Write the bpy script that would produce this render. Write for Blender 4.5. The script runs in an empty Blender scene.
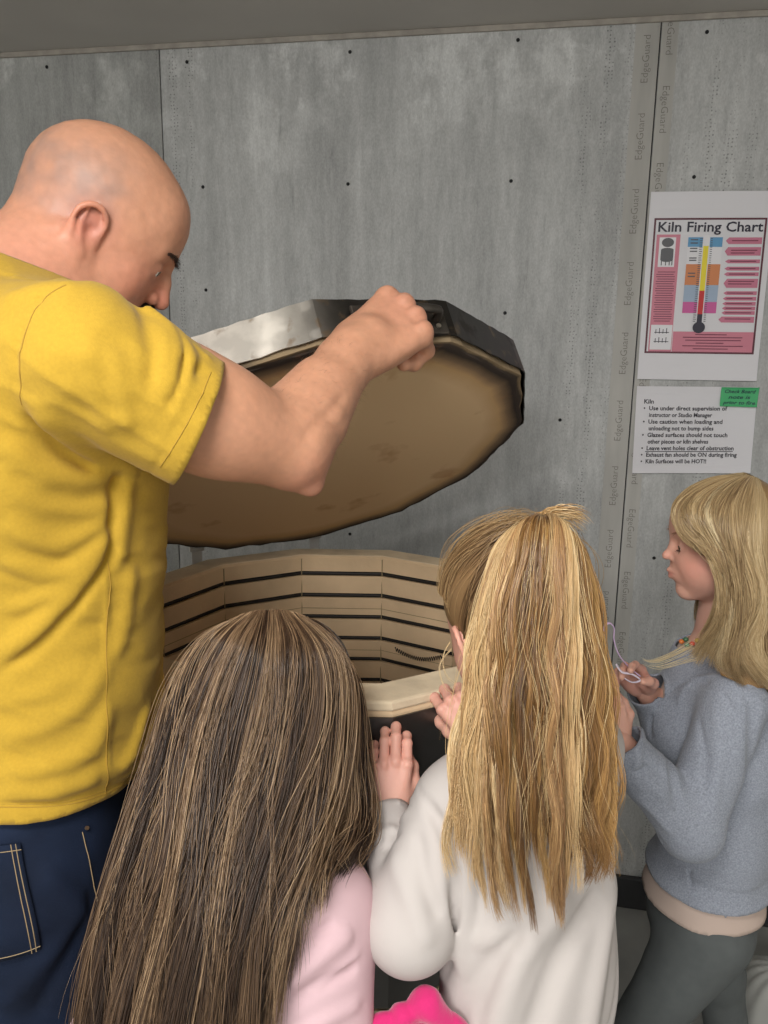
import bpy, math, random
import numpy as np, time; _T0 = time.time()
from mathutils import Vector, Matrix

sc = bpy.context.scene
COL = sc.collection
rng = np.random.default_rng(7)

# ------------------------------------------------------------------ camera
CAMZ = 1.45
FPX = 800.0                                    # focal length in pixels of the 768x1024 frame
_u = np.array([55.0, 3778.0, 800.0]); _u /= np.linalg.norm(_u)      # world up seen by the camera (pitch 12 deg down)
_f = np.array([0, 0, -1.0]); _y = _f - _f.dot(_u) * _u; _y /= np.linalg.norm(_y)
_x = np.cross(_y, _u)
RC = np.array([_x, _y, _u])                    # camera -> world
cam_d = bpy.data.cameras.new('camera'); cam = bpy.data.objects.new('camera', cam_d); COL.objects.link(cam)
cam_d.sensor_fit = 'VERTICAL'; cam_d.sensor_height = 24.0; cam_d.lens = 24.0 * FPX / 1024; cam_d.clip_start = 0.02
cam.matrix_world = Matrix.Translation((0, 0, CAMZ)) @ Matrix([list(r) for r in RC]).to_4x4()
sc.camera = cam

def W(px, py, Y):
    """world point at world depth Y on the sight line through a point of the photo"""
    d = RC @ np.array([(px - 384) / FPX, -(py - 512) / FPX, -1.0])
    return np.array([0, 0, CAMZ]) + d * (Y / d[1])
def PROJ(p):
    q = RC.T @ (np.asarray(p, float) - np.array([0, 0, CAMZ]))
    return 384 - q[0] / q[2] * FPX, 512 + q[1] / q[2] * FPX

# ------------------------------------------------------------------ light and exposure
world = bpy.data.worlds.new('world'); sc.world = world; world.use_nodes = True
world.node_tree.nodes['Background'].inputs[0].default_value = (0.9, 0.95, 1, 1)
world.node_tree.nodes['Background'].inputs[1].default_value = 0.0
ZL = 2.085
def area(name, loc, target, size, power, col=(1, 1, 1), sy=None):
    l = bpy.data.lights.new(name, 'AREA'); l.energy = power; l.color = col
    l.shape = 'RECTANGLE'; l.size = size; l.size_y = sy or size
    o = bpy.data.objects.new(name, l); COL.objects.link(o); o.location = loc
    o.rotation_euler = (Vector(target) - Vector(loc)).to_track_quat('-Z', 'Y').to_euler()
    return o
area('ceiling_lamp', (-0.30, -0.05, ZL), (-0.24, 0.08, 0.0), 0.5, 7.5, (1.0, 0.985, 0.95), 0.30)
area('fill_light_behind', (-0.55, -1.25, ZL), (-0.45, -0.6, 0.0), 0.9, 22, (1.0, 0.985, 0.96), 0.5)  # added fill behind the camera to even out the light, no known fixture
area('low_fill_light', (0.1, -1.95, 1.25), (0.0, 1.2, 1.15), 1.3, 2.8, (0.93, 0.97, 1.0), 1.5)  # added low fill that lifts undersides and dark areas, no real opening there
sc.view_settings.view_transform = 'Standard'; sc.view_settings.look = 'None'
sc.view_settings.gamma = 1.0; sc.view_settings.use_curve_mapping = False
sc.view_settings.exposure = 1.25

# ------------------------------------------------------------------ materials
def mat(name, col=(.5, .5, .5), rough=.6, metal=0.0, spec=.5, attr=None, bump=None, noise=None, sss=0, sheen=0, coat=0):
    m = bpy.data.materials.new(name); m.use_nodes = True
    nt = m.node_tree; b = nt.nodes['Principled BSDF']
    b.inputs['Base Color'].default_value = (*col, 1); b.inputs['Roughness'].default_value = rough
    b.inputs['Metallic'].default_value = metal; b.inputs['Specular IOR Level'].default_value = spec
    if sss:
        b.inputs['Subsurface Weight'].default_value = sss; b.inputs['Subsurface Radius'].default_value = (.012, .005, .003)
        b.inputs['Subsurface Scale'].default_value = 1.0
    if sheen: b.inputs['Sheen Weight'].default_value = sheen; b.inputs['Sheen Roughness'].default_value = .5
    if coat: b.inputs['Coat Weight'].default_value = coat
    src = None
    if attr:
        a = nt.nodes.new('ShaderNodeAttribute'); a.attribute_name = attr; src = a.outputs['Color']
    if noise:                                   # (scale, amount, detail[, stretch])
        tc = nt.nodes.new('ShaderNodeTexCoord'); mp = nt.nodes.new('ShaderNodeMapping')
        nt.links.new(tc.outputs['Object'], mp.inputs[0])
        if len(noise) > 3: mp.inputs['Scale'].default_value = noise[3]
        n = nt.nodes.new('ShaderNodeTexNoise'); n.inputs['Scale'].default_value = noise[0]; n.inputs['Detail'].default_value = noise[2]
        nt.links.new(mp.outputs[0], n.inputs['Vector'])
        r = nt.nodes.new('ShaderNodeMapRange'); r.inputs[1].default_value = .3; r.inputs[2].default_value = .7
        r.inputs[3].default_value = 1 - noise[1]; r.inputs[4].default_value = 1 + noise[1]
        nt.links.new(n.outputs['Fac'], r.inputs[0])
        mx = nt.nodes.new('ShaderNodeVectorMath'); mx.operation = 'SCALE'
        if src: nt.links.new(src, mx.inputs[0])
        else: mx.inputs[0].default_value = col
        nt.links.new(r.outputs[0], mx.inputs['Scale']); src = mx.outputs[0]
    if src: nt.links.new(src, b.inputs['Base Color'])
    if bump:                                    # (scale, strength, distance[, stretch])
        tc = nt.nodes.new('ShaderNodeTexCoord'); mp = nt.nodes.new('ShaderNodeMapping')
        nt.links.new(tc.outputs['Object'], mp.inputs[0])
        if len(bump) > 3: mp.inputs['Scale'].default_value = bump[3]
        n = nt.nodes.new('ShaderNodeTexNoise'); n.inputs['Scale'].default_value = bump[0]; n.inputs['Detail'].default_value = 3
        nt.links.new(mp.outputs[0], n.inputs['Vector'])
        bm = nt.nodes.new('ShaderNodeBump'); bm.inputs['Strength'].default_value = bump[1]; bm.inputs['Distance'].default_value = bump[2]
        nt.links.new(n.outputs['Fac'], bm.inputs['Height']); nt.links.new(bm.outputs[0], b.inputs['Normal'])
    return m

# ------------------------------------------------------------------ mesh helpers
def mesh_obj(name, V, F, m, parent=None, smooth=False, colors=None, mats=None, midx=None):
    V = np.asarray(V, np.float32).reshape(-1, 3)
    me = bpy.data.meshes.new(name)
    if isinstance(F, np.ndarray):
        n, k = F.shape
        me.vertices.add(len(V)); me.vertices.foreach_set('co', V.ravel())
        me.loops.add(n * k); me.loops.foreach_set('vertex_index', F.astype(np.int32).ravel())
        me.polygons.add(n); me.polygons.foreach_set('loop_start', np.arange(0, n * k, k, dtype=np.int32))
        me.polygons.foreach_set('loop_total', np.full(n, k, np.int32))
        me.update(calc_edges=True)
    else:
        me.from_pydata([tuple(v) for v in V], [], F); me.update()
    for mm in (mats or [m]): me.materials.append(mm)
    if midx is not None: me.polygons.foreach_set('material_index', np.asarray(midx, np.int32))
    if smooth: me.polygons.foreach_set('use_smooth', np.ones(len(me.polygons), bool))
    if colors is not None:
        ca = me.attributes.new('col', 'FLOAT_COLOR', 'POINT')
        c = np.ones((len(V), 4), np.float32); c[:, :3] = colors
        ca.data.foreach_set('color', c.ravel())
    o = bpy.data.objects.new(name, me); COL.objects.link(o)
    if parent is not None:
        o.parent = parent
        if parent.type == 'EMPTY' or parent.location.length > 0 or parent.parent: o.matrix_parent_inverse = parent_world(parent).inverted()
    return o
def parent_world(o):
    m = o.matrix_basis.copy()
    if o.parent is not None: m = parent_world(o.parent) @ o.matrix_parent_inverse @ m
    return m
def empty(name, loc, label, cat, group=None):
    o = bpy.data.objects.new(name, None); COL.objects.link(o); o.location = loc; o.empty_display_size = .05
    o['label'] = label; o['category'] = cat
    if group: o['group'] = group
    return o
def struct(o): o['kind'] = 'structure'; return o

class MB:
    def __init__(s): s.V = []; s.F = []; s.M = []
    def add(s, V, F, mi=0):
        b = len(s.V); s.V += [tuple(map(float, v)) for v in V]; s.F += [tuple(i + b for i in f) for f in F]; s.M += [mi] * len(F); return s
    def box(s, o, ax, ay, az, mi=0):            # centre, three half vectors
        o, ax, ay, az = map(np.asarray, (o, ax, ay, az))
        V = [o + i * ax + j * ay + k * az for k in (-1, 1) for j in (-1, 1) for i in (-1, 1)]
        return s.add(V, [(0, 2, 3, 1), (4, 5, 7, 6), (0, 1, 5, 4), (2, 6, 7, 3), (0, 4, 6, 2), (1, 3, 7, 5)], mi)
    def quad(s, a, b, c, d, mi=0): return s.add([a, b, c, d], [(0, 1, 2, 3)], mi)
    def poly(s, P, mi=0): return s.add(P, [tuple(range(len(P)))], mi)
    def tube(s, pts, r, n=8, closed=False, mi=0, flat=None):
        V, F = tube_mesh(np.asarray(pts, float), r, n, closed, flat); return s.add(V, F, mi)
    def build(s, name, m, parent=None, smooth=False, mats=None):
        return mesh_obj(name, np.array(s.V), s.F, m, parent, smooth, mats=mats, midx=s.M if mats else None)
def tube_mesh(P, r, n=8, closed=False, flat=None):
    K = len(P); r = np.broadcast_to(np.asarray(r, float), (K,))
    T = np.roll(P, -1, 0) - np.roll(P, 1, 0)
    if not closed: T[0] = P[1] - P[0]; T[-1] = P[-1] - P[-2]
    T /= np.linalg.norm(T, axis=1)[:, None] + 1e-12
    up = np.array([0, 0, 1.0]) if abs(T[0, 2]) < .9 else np.array([1.0, 0, 0])
    V = []; prev = np.cross(T[0], up); prev /= np.linalg.norm(prev)
    for i in range(K):
        a = prev - prev.dot(T[i]) * T[i]; a /= np.linalg.norm(a) + 1e-12; prev = a; b = np.cross(T[i], a)
        for j in range(n):
            t = 2 * math.pi * j / n
            V.append(P[i] + r[i] * (math.cos(t) * a + (flat or 1) * math.sin(t) * b))
    F = []
    for i in range(K if closed else K - 1):
        for j in range(n):
            F.append((i * n + j, i * n + (j + 1) % n, ((i + 1) % K) * n + (j + 1) % n, ((i + 1) % K) * n + j))
    if not closed: F.append(tuple(range(n))[::-1]); F.append(tuple((K - 1) * n + j for j in range(n)))
    return V, F
def bevel(o, w=.002, seg=2):
    b = o.modifiers.new('bevel', 'BEVEL'); b.width = w; b.segments = seg; b.limit_method = 'ANGLE'; b.angle_limit = .6
    return o
def catmull(P, n):
    P = np.asarray(P, float); K = len(P)
    t = np.linspace(0, K - 1, n); i = np.clip(t.astype(int), 0, K - 2); u = (t - i)[:, None]
    p0 = P[np.maximum(i - 1, 0)]; p1 = P[i]; p2 = P[i + 1]; p3 = P[np.minimum(i + 2, K - 1)]
    return .5 * ((2 * p1) + (-p0 + p2) * u + (2 * p0 - 5 * p1 + 4 * p2 - p3) * u * u + (-p0 + 3 * p1 - 3 * p2 + p3) * u ** 3)
# ------------------------------------------------------------------ room
WA = math.radians(10.5)
WR = np.array([math.cos(WA), -math.sin(WA), 0]); WN = np.array([-math.sin(WA), -math.cos(WA), 0])   # along the wall, out of the wall
WO = np.array([0.73, 1.85, 0.0])
def on_wall(px, py, off=0.0):
    o = np.array([0, 0, CAMZ]); d = W(px, py, 1.0) - o
    t = ((WO + WN * off - o) @ WN) / (d @ WN); return o + d * t
def wall_s(px, py): p = on_wall(px, py); return (p - WO) @ WR, p[2]
def WP(s, z, off=0.0): return WO + WR * s + WN * off + np.array([0, 0, z])
ZC = on_wall(384, 32)[2]

def cement_material():
    m = bpy.data.materials.new('cement_board'); m.use_nodes = True; nt = m.node_tree; L = nt.links.new
    b = nt.nodes['Principled BSDF']; b.inputs['Roughness'].default_value = .85; b.inputs['Specular IOR Level'].default_value = .3
    tc = nt.nodes.new('ShaderNodeTexCoord')
    def noise(scale, det, st=(1, 1, 1), rough=.5):
        mp = nt.nodes.new('ShaderNodeMapping'); mp.inputs['Scale'].default_value = st; L(tc.outputs['Object'], mp.inputs[0])
        n = nt.nodes.new('ShaderNodeTexNoise'); n.inputs['Scale'].default_value = scale; n.inputs['Detail'].default_value = det
        n.inputs['Roughness'].default_value = rough; L(mp.outputs[0], n.inputs['Vector']); return n.outputs['Fac']
    def ramp(src, a, b_, lo, hi):
        r = nt.nodes.new('ShaderNodeMapRange'); r.inputs[1].default_value = a; r.inputs[2].default_value = b_
        r.inputs[3].default_value = lo; r.inputs[4].default_value = hi; L(src, r.inputs[0]); return r.outputs[0]
    def mul(a, b_, op='MULTIPLY'):
        q = nt.nodes.new('ShaderNodeMath'); q.operation = op
        for i, v in enumerate((a, b_)):
            if isinstance(v, float): q.inputs[i].default_value = v
            else: L(v, q.inputs[i])
        return q.outputs[0]
    streak = ramp(noise(16, 6, (1, 1, .06)), .3, .7, .84, 1.16)
    fine = mul(ramp(noise(90, 3, (1, 1, .25)), .3, .7, .92, 1.08), ramp(noise(330, 2, (1, 1, .5)), .3, .7, .90, 1.10))
    dark = ramp(noise(46, 5, (1, 1, .12), .7), .60, .72, 1.0, .80)
    blotch = ramp(noise(2.6, 4, (1, 1, .6), .6), .35, .65, .88, 1.12)
    damp = ramp(noise(1.9, 6, (1.3, 1, 1), .65), .56, .60, 1.0, 1.16)
    sep = nt.nodes.new('ShaderNodeSeparateXYZ'); L(tc.outputs['Object'], sep.inputs[0])
    # efflorescence near the top of the boards
    top = ramp(sep.outputs['Z'], 1.75, 2.1, 0.0, 1.0)
    eff = mul(ramp(noise(5, 7, (1, 1, .8), .7), .52, .60, 0.0, .33), top)
    # mesh imprint close to the board edges: little dark pits in a grid
    vor = nt.nodes.new('ShaderNodeTexVoronoi'); vor.inputs['Scale'].default_value = 125; vor.inputs['Randomness'].default_value = .35
    L(tc.outputs['Object'], vor.inputs['Vector'])
    pit = ramp(vor.outputs['Distance'], .0, .35, 1.0, 0.0)
    dt = nt.nodes.new('ShaderNodeVectorMath'); dt.operation = 'DOT_PRODUCT'; L(tc.outputs['Object'], dt.inputs[0]); dt.inputs[1].default_value = tuple(WR)
    sd = mul(dt.outputs['Value'], float(-(WO @ WR)), 'ADD')
    def bump_(c, w):
        a_ = mul(sd, -float(c), 'ADD'); q = nt.nodes.new('ShaderNodeMath'); q.operation = 'ABSOLUTE'; L(a_, q.inputs[0]); return ramp(q.outputs[0], .02, w, 1.0, 0.0)
    sA, sB = wall_s(165, 200)[0], wall_s(640, 300)[0]
    edge = mul(mul(bump_(sA + .05, .10), bump_(sB - .12, .13), 'MAXIMUM'), bump_(sB + .15, .22), 'MAXIMUM')
    zone = mul(edge, ramp(noise(9, 4, (2.2, 1, .4)), .40, .58, 0.25, 1.0))
    pits = ramp(mul(pit, zone), .16, .60, 1.0, .50)
    v = mul(mul(mul(mul(streak, fine), dark), mul(blotch, damp)), pits)
    v = mul(v, mul(eff, 1.0, 'ADD'))
    cr = nt.nodes.new('ShaderNodeVectorMath'); cr.operation = 'SCALE'; cr.inputs[0].default_value = (.435, .44, .435)
    L(v, cr.inputs['Scale']); L(cr.outputs[0], b.inputs['Base Color'])
    bp = nt.nodes.new('ShaderNodeBump'); bp.inputs['Strength'].default_value = .35; bp.inputs['Distance'].default_value = .002
    L(mul(pits, fine), bp.inputs['Height']); L(bp.outputs[0], b.inputs['Normal'])
    return m
M_CEM = cement_material()
M_CEM2 = M_CEM.copy(); M_CEM2.name = 'cement_board_darker'
for nd in M_CEM2.node_tree.nodes:
    if nd.type == 'VECT_MATH' and nd.operation == 'SCALE': nd.inputs[0].default_value = (.35, .355, .345)
M_TAPE = mat('edge_strip', (.42, .41, .385), .8, noise=(30, .12, 4, (1, 1, .15)))
M_SEAM = mat('seam', (.035, .035, .033), .9)
M_CEIL = mat('ceiling_paint', (.50, .475, .44), .9, noise=(3, .06, 3))
M_PLAS = mat('plaster', (.75, .74, .71), .9)
M_FLOOR = mat('concrete_floor', (.30, .30, .285), .8, noise=(6, .2, 6))
M_SCREW = mat('screw_metal', (.02, .02, .02), .5, .6)

s1, s2 = wall_s(165, 200)[0], wall_s(640, 300)[0]
wall = struct(MB().box(WP(-.3, ZC / 2, -.05), WR * 2.0, WN * .038, np.array([0, 0, ZC / 2])).build('wall_back', M_SEAM))
def board(sa, sb, n):
    b = MB().box(WP((sa + sb) / 2, (ZC - .004) / 2, -.006), WR * ((sb - sa) / 2 - .0013), WN * .006, np.array([0, 0, (ZC - .012) / 2]))
    o = b.build('cement_board', M_CEM if n else M_CEM2, wall); return bevel(o, .0015)
sL, sR = s1 - 1.22, s2 + 1.22
for k, (a, b_) in enumerate(((sL, s1), (s1, s2), (s2, sR))): board(a, b_, k)
# the flat strips along the seam, with the printed word repeated upwards
def text_mesh(txt, size, bold=0.0, align='LEFT', spacing=1.0, line=1.0, shear=0.0):
    c = bpy.data.curves.new('t', 'FONT'); c.body = txt; c.size = size; c.offset = bold; c.align_x = align
    c.space_character = spacing; c.space_line = line; c.shear = shear; c.resolution_u = 2
    o = bpy.data.objects.new('t', c); COL.objects.link(o); dg = bpy.context.evaluated_depsgraph_get()
    me = bpy.data.meshes.new_from_object(o.evaluated_get(dg)); bpy.data.objects.remove(o)
    V = np.zeros(len(me.vertices) * 3, np.float32); me.vertices.foreach_get('co', V); V = V.reshape(-1, 3)
    F = [tuple(p.vertices) for p in me.polygons]; bpy.data.meshes.remove(me); return V, F
def put_text(mb, txt, size, o, ax, ay, mi=0, **k):
    V, F = text_mesh(txt, size, **k)
    if len(V): mb.add([o + ax * v[0] + ay * v[1] for v in V], F, mi)
    return (V[:, 0].max() - V[:, 0].min()) if len(V) else 0
st = MB()
for sa, sb in ((s2 - .052, s2 - .002), (s2 + .002, s2 + .036)):
    st.box(WP((sa + sb) / 2, ZC / 2, .0003), WR * (sb - sa) / 2, WN * .0005, np.array([0, 0, ZC / 2 - .01]))
st.build('edge_strip', M_TAPE, wall)
M_PRINT = mat('strip_print', (.20, .19, .17), .8)
pr = MB()
Z3 = np.array([0, 0, 1.0])
for k in range(13):
    put_text(pr, 'EdgeGuard', .0215, WP(s2 - .020, .30 + .155 * k, .0012), Z3, -WR, bold=-.0002)
    put_text(pr, 'EdgeGuard', .0215, WP(s2 + .013, .45 + .155 * k, .0012), -Z3, WR, bold=-.0002)
pr.build('edge_lettering', M_PRINT, wall)
def screw(p):
    mb = MB(); 
    ang = [2 * math.pi * i / 12 for i in range(12)]
    for (r0, o0, r1, o1) in ((.0042, .0004, .0038, .0016), (.0038, .0016, .0016, .0008)):
        V = [p + WR * r0 * math.cos(a) + Z3 * r0 * math.sin(a) + WN * o0 for a in ang] + [p + WR * r1 * math.cos(a) + Z3 * r1 * math.sin(a) + WN * o1 for a in ang]
        mb.add(V, [(i, (i + 1) % 12, 12 + (i + 1) % 12, 12 + i) for i in range(12)])
    mb.poly([p + WR * .0016 * math.cos(a) + Z3 * .0016 * math.sin(a) + WN * .0008 for a in ang])
    return mb.build('screw', M_SCREW, wall)
for px, py in ((350, 52), (348, 184), (518, 40), (511, 181), (505, 313), (203, 187), (206, 290), (47, 67), (187, 62), (707, 32), (694, 177), (654, 558), (350, 534), (188, 534), (560, 420), (740, 600)):
    screw(on_wall(px, py))
# caulk trim under the ceiling, the ceiling, floor and the unseen walls
st = MB(); p = WP(-.3, ZC - .006, .004); st.box(p, WR * 2.0, WN * .004, Z3 * .006)
struct(bevel(st.build('trim_1', mat('caulk', (.36, .33, .29), .8, noise=(40, .15, 4))), .002))
BX = dict(x0=-1.9, x1=1.6, y0=-2.0)
def slab(name, m, c, h): return struct(MB().box(np.array(c), np.array([h[0], 0, 0]), np.array([0, h[1], 0]), np.array([0, 0, h[2]])).build(name, m))
slab('ceiling', M_CEIL, (-.15, .4, ZC + .02), (1.9, 2.6, .02))
slab('floor', M_FLOOR, (-.15, .4, -.02), (1.9, 2.6, .02))
slab('wall_left', M_PLAS, (-1.93, .4, ZC / 2), (.03, 2.6, ZC / 2))
slab('wall_right', M_PLAS, (1.62, .4, ZC / 2), (.03, 2.6, ZC / 2))
slab('wall_front', M_PLAS, (-.15, -2.1, ZC / 2), (1.9, .03, ZC / 2))
MBb = MB().box(WP(0.0, .045, .008), WR * 1.6, WN * .008, Z3 * .045)
struct(bevel(MBb.build('baseboard_back', mat('dark_baseboard', (.03, .03, .032), .6)), .004))
# ------------------------------------------------------------------ papers on the wall
M_PAPER = mat('white_paper', (.70, .69, .72), .5, spec=.35)
M_INK = mat('black_ink', (.025, .022, .03), .5)
INK = {k: mat('ink_' + k, c, .45) for k, c in dict(pink=(.60, .20, .27), frame=(.10, .015, .03), rose=(.55, .17, .26), blue=(.10, .30, .52), orange=(.62, .22, .08), steel=(.33, .42, .55), magenta=(.58, .10, .32), yellow=(.80, .66, .03), red=(.55, .02, .02), dark=(.015, .012, .03), grey=(.09, .09, .10), maroon=(.16, .02, .05), wht=(.74, .73, .76)).items()}
def sheet(name, corners, label, cat, m=M_PAPER):
    """a sheet hung by its four photo corners (tl, tr, br, bl); returns a root and a map (u right, v down, lift) -> world"""
    tl, tr, br, bl = [on_wall(*c, off=.004) for c in corners]
    n = 12; V = []; F = []
    curl = lambda u, v: .0016 * math.sin(u * 3.0 + v * 2) ** 2 + .003 * (abs(v - .5) * 2) ** 6
    def at_(u, v, lift=0.0): return (tl * (1 - u) * (1 - v) + tr * u * (1 - v) + br * u * v + bl * (1 - u) * v) + WN * (curl(u, v) + lift)
    for j in range(n + 1):
        for i in range(n + 1): V.append(at_(i / n, j / n))
    off = len(V); V += [v - WN * .0003 for v in V]
    for j in range(n):
        for i in range(n):
            a = j * (n + 1) + i; F.append((a, a + 1, a + n + 2, a + n + 1)); F.append((off + a, off + a + n + 1, off + a + n + 2, off + a + 1))
    edge = [(i, i + 1) for i in range(n)] + [(n * (n + 1) + i + 1, n * (n + 1) + i) for i in range(n)] + [((i + 1) * (n + 1), i * (n + 1)) for i in range(n)] + [(i * (n + 1) + n, (i + 1) * (n + 1) + n) for i in range(n)]
    F += [(b_, a, a + off, b_ + off) for a, b_ in edge]
    root = empty(name, tuple(at_(.5, 1)), label, cat)
    mesh_obj('paper_sheet', V, F, m, root)
    return root, at_
def rect(mb, at_, u0, v0, u1, v1, lift=.0006, mi=0, n=6):
    for i in range(n):
        a, b_ = u0 + (u1 - u0) * i / n, u0 + (u1 - u0) * (i + 1) / n
        for j in range(n):
            c, d = v0 + (v1 - v0) * j / n, v0 + (v1 - v0) * (j + 1) / n
            mb.quad(at_(a, d, lift), at_(b_, d, lift), at_(b_, c, lift), at_(a, c, lift), mi)
def ptext(mb, at_, txt, u, v, hu, hv, lift=.0012, maxw=None, **k):
    """u,v baseline start; hu/hv = size in u and v per text unit"""
    V, F = text_mesh(txt, 1.0, **k)
    if not len(V): return
    if maxw: hu = maxw / V[:, 0].max()
    mb.add([at_(u + x * hu, v - y * hv, lift) for x, y, z in V], F)
# firing chart poster 11 x 17
chart, at_ = sheet('kiln_chart_poster', ((651, 192), (776, 191), (756, 381), (637, 379)), 'tall white poster with pink kiln firing chart and coloured thermometer', 'poster')
fr = MB(); u0, u1, v0, v1 = .045, .955, .135, .855
for a in ((u0, v0, u1, v0 + .010), (u0, v1 - .010, u1, v1), (u0, v0, u0 + .016, v1), (u1 - .016, v0, u1, v1)): rect(fr, at_, *a, lift=.001)
fr.build('printed_frame', INK['frame'], chart)
t = MB(); ptext(t, at_, 'Kiln Firing Chart', .075, .205, .1, .072, maxw=.855, bold=.018); t.build('title', INK['dark'], chart)
t = MB(); rect(t, at_, .075, .22, .27, .845); rect(t, at_, .275, .735, .94, .845); t.build('pink_panel', INK['pink'], chart)
for q_ in ((.10, .235, .235, .39), (.085, .70, .265, .835)): t = MB(); rect(t, at_, *q_, .0012); t.build('white_inset', INK['wht'], chart)
t = MB()                                         # the little kiln drawing
def disc(mb, cu, cv, ru, rv, lift, n=20): mb.poly([at_(cu + ru * math.cos(2 * math.pi * i / n), cv - rv * math.sin(2 * math.pi * i / n), lift) for i in range(n)])
disc(t, .17, .262, .050, .024, .0018); rect(t, at_, .118, .30, .222, .352, .0018); disc(t, .17, .352, .052, .012, .0017); disc(t, .17, .30, .052, .010, .0017)
for q in (.125, .16, .19, .212): rect(t, at_, q, .35, q + .008, .382, .0018, n=1)
t.build('kiln_drawing', INK['grey'], chart)
t = MB()
for i, c in enumerate((.735, .785)):
    for k in range(4): rect(t, at_, .125 + .03 * k, c - .012 - .006 * (k % 2), .131 + .03 * k, c + .012, .0018, n=1)
    rect(t, at_, .115, c + .004, .24, c + .008, .0018, n=1)
t.build('cone_drawing', INK['dark'], chart)
bands = (('blue', .235, .285), ('wht', .285, .375), ('orange', .375, .485), ('steel', .485, .575), ('magenta', .575, .635))
for nm, a, b_ in bands:
    t = MB(); rect(t, at_, .335, a, .615, b_, .0012); t.build('temperature_band', INK[nm], chart)
t = MB(); rect(t, at_, .455, .225, .512, .70, .0017); t.build('thermometer_tube', INK['wht'], chart)
for nm, a, b_ in (('yellow', .28, .515), ('red', .515, .64), ('dark', .64, .70)):
    t = MB(); rect(t, at_, .462, a, .505, b_, .0022); t.build('thermometer_fill', INK[nm], chart)
t = MB(); disc(t, .484, .712, .052, .031, .0025); t.build('thermometer_bulb', INK['dark'], chart)
t = MB()
for k in range(40): rect(t, at_, .43, .24 + .0112 * k, .45 if k % 2 else .455, .2435 + .0112 * k, .002, n=1); rect(t, at_, .518, .24 + .0112 * k, .535, .2435 + .0112 * k, .002, n=1)
for v_ in (.245, .262, .29, .305, .34, .352, .42, .437): rect(t, at_, .355, v_, .415, v_ + .006, .002, n=1)
t.build('scale_marks', INK['grey'], chart)
for v_, h_, s_ in ((.253, .017, 0), (.308, .022, 0), (.36, .010, .01), (.398, .010, .01), (.427, .010, .01), (.475, .024, .015), (.527, .010, .02), (.556, .010, .02), (.583, .010, .02), (.608, .010, .02), (.632, .010, .02), (.668, .016, .0)):
    t = MB(); rect(t, at_, .665 + s_, v_ - h_, .93, v_ + h_, .0012, n=3); t.poly([at_(.665 + s_, v_ - h_, .0012), at_(.64 + s_, v_, .0012), at_(.665 + s_, v_ + h_, .0012)])
    t.build('arrow_label', INK['rose'], chart)
t = MB()
for v_, n_ in ((.253, 1), (.303, 2), (.36, 1), (.398, 1), (.427, 1), (.465, 2), (.527, 1), (.556, 1), (.583, 1), (.608, 1), (.632, 1), (.665, 1)):
    for k in range(n_): rect(t, at_, .69, v_ + .014 * k - .003, .90 - .02 * k, v_ + .014 * k + .002, .0018, n=2)
t.build('small_print', INK['maroon'], chart); t = MB()
for k in range(22): rect(t, at_, .095 + .01 * (k % 3 == 0), .415 + .0125 * k, .25 - .012 * (k % 4 == 1), .4185 + .0125 * k, .0018, n=2)
t.build('small_print', INK['maroon'], chart); t = MB()
for k, (a, b_) in enumerate(((.46, .72), (.36, .85), (.38, .84), (.47, .70), (.36, .86), (.45, .74))): rect(t, at_, a, .748 + .0155 * k, b_, .7525 + .0155 * k, .0018, n=2)
t.build('small_print', INK['maroon'], chart)
# rules notice, letter paper on its side
note, at_ = sheet('kiln_rules_notice', ((637, 386), (758, 387), (750, 473), (632, 473)), 'white sheet of bulleted kiln rules taped below the poster', 'notice')
t = MB()
lines = ['Kiln', '\u2022  Use under direct supervision of', '    instructor or Studio Manager', '\u2022  Use caution when loading and', '    unloading not to bump sides', '\u2022  Glazed surfaces should not touch', '    other pieces or kiln shelves', '\u2022  Leave vent holes clear of obstruction', '\u2022  Exhaust fan should be ON during firing', '\u2022  Kiln Surfaces will be HOT!!']
ws = (.085, .70, .58, .67, .60, .72, .565, .78, .81, .56)
for k, (s_, w_) in enumerate(zip(lines, ws)):
    ptext(t, at_, s_, .065 + (.0 if k == 0 else .0), .195 + .0765 * k, .05, .068, maxw=w_ if k else .085, bold=.022)
rect(t, at_, .10, .195 + .0765 * 7 + .012, .84, .195 + .0765 * 7 + .020, .0012, n=4)
t.build('rules_text', M_INK, note)
sticky, at_ = sheet('sticky_note', ((721, 387), (759, 387.5), (756, 407), (719, 406)), 'small green handwritten sticky note at the top right of the rules sheet', 'sticky note', mat('green_paper', (.06, .42, .16), .6))
for ch in sticky.children: ch.location = tuple(WN * .004)
t = MB()
for k, (s_, w_) in enumerate((('Check Board', .84), ('note is', .6), ('prior to fire', .86))): ptext(t, at_, s_, .08 + (.12 if k == 1 else 0), .30 + .29 * k, .1, .26, lift=.0055, maxw=w_, shear=.25, bold=.015)
t.build('handwriting', mat('blue_pen', (.01, .03, .06), .5), sticky)
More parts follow.
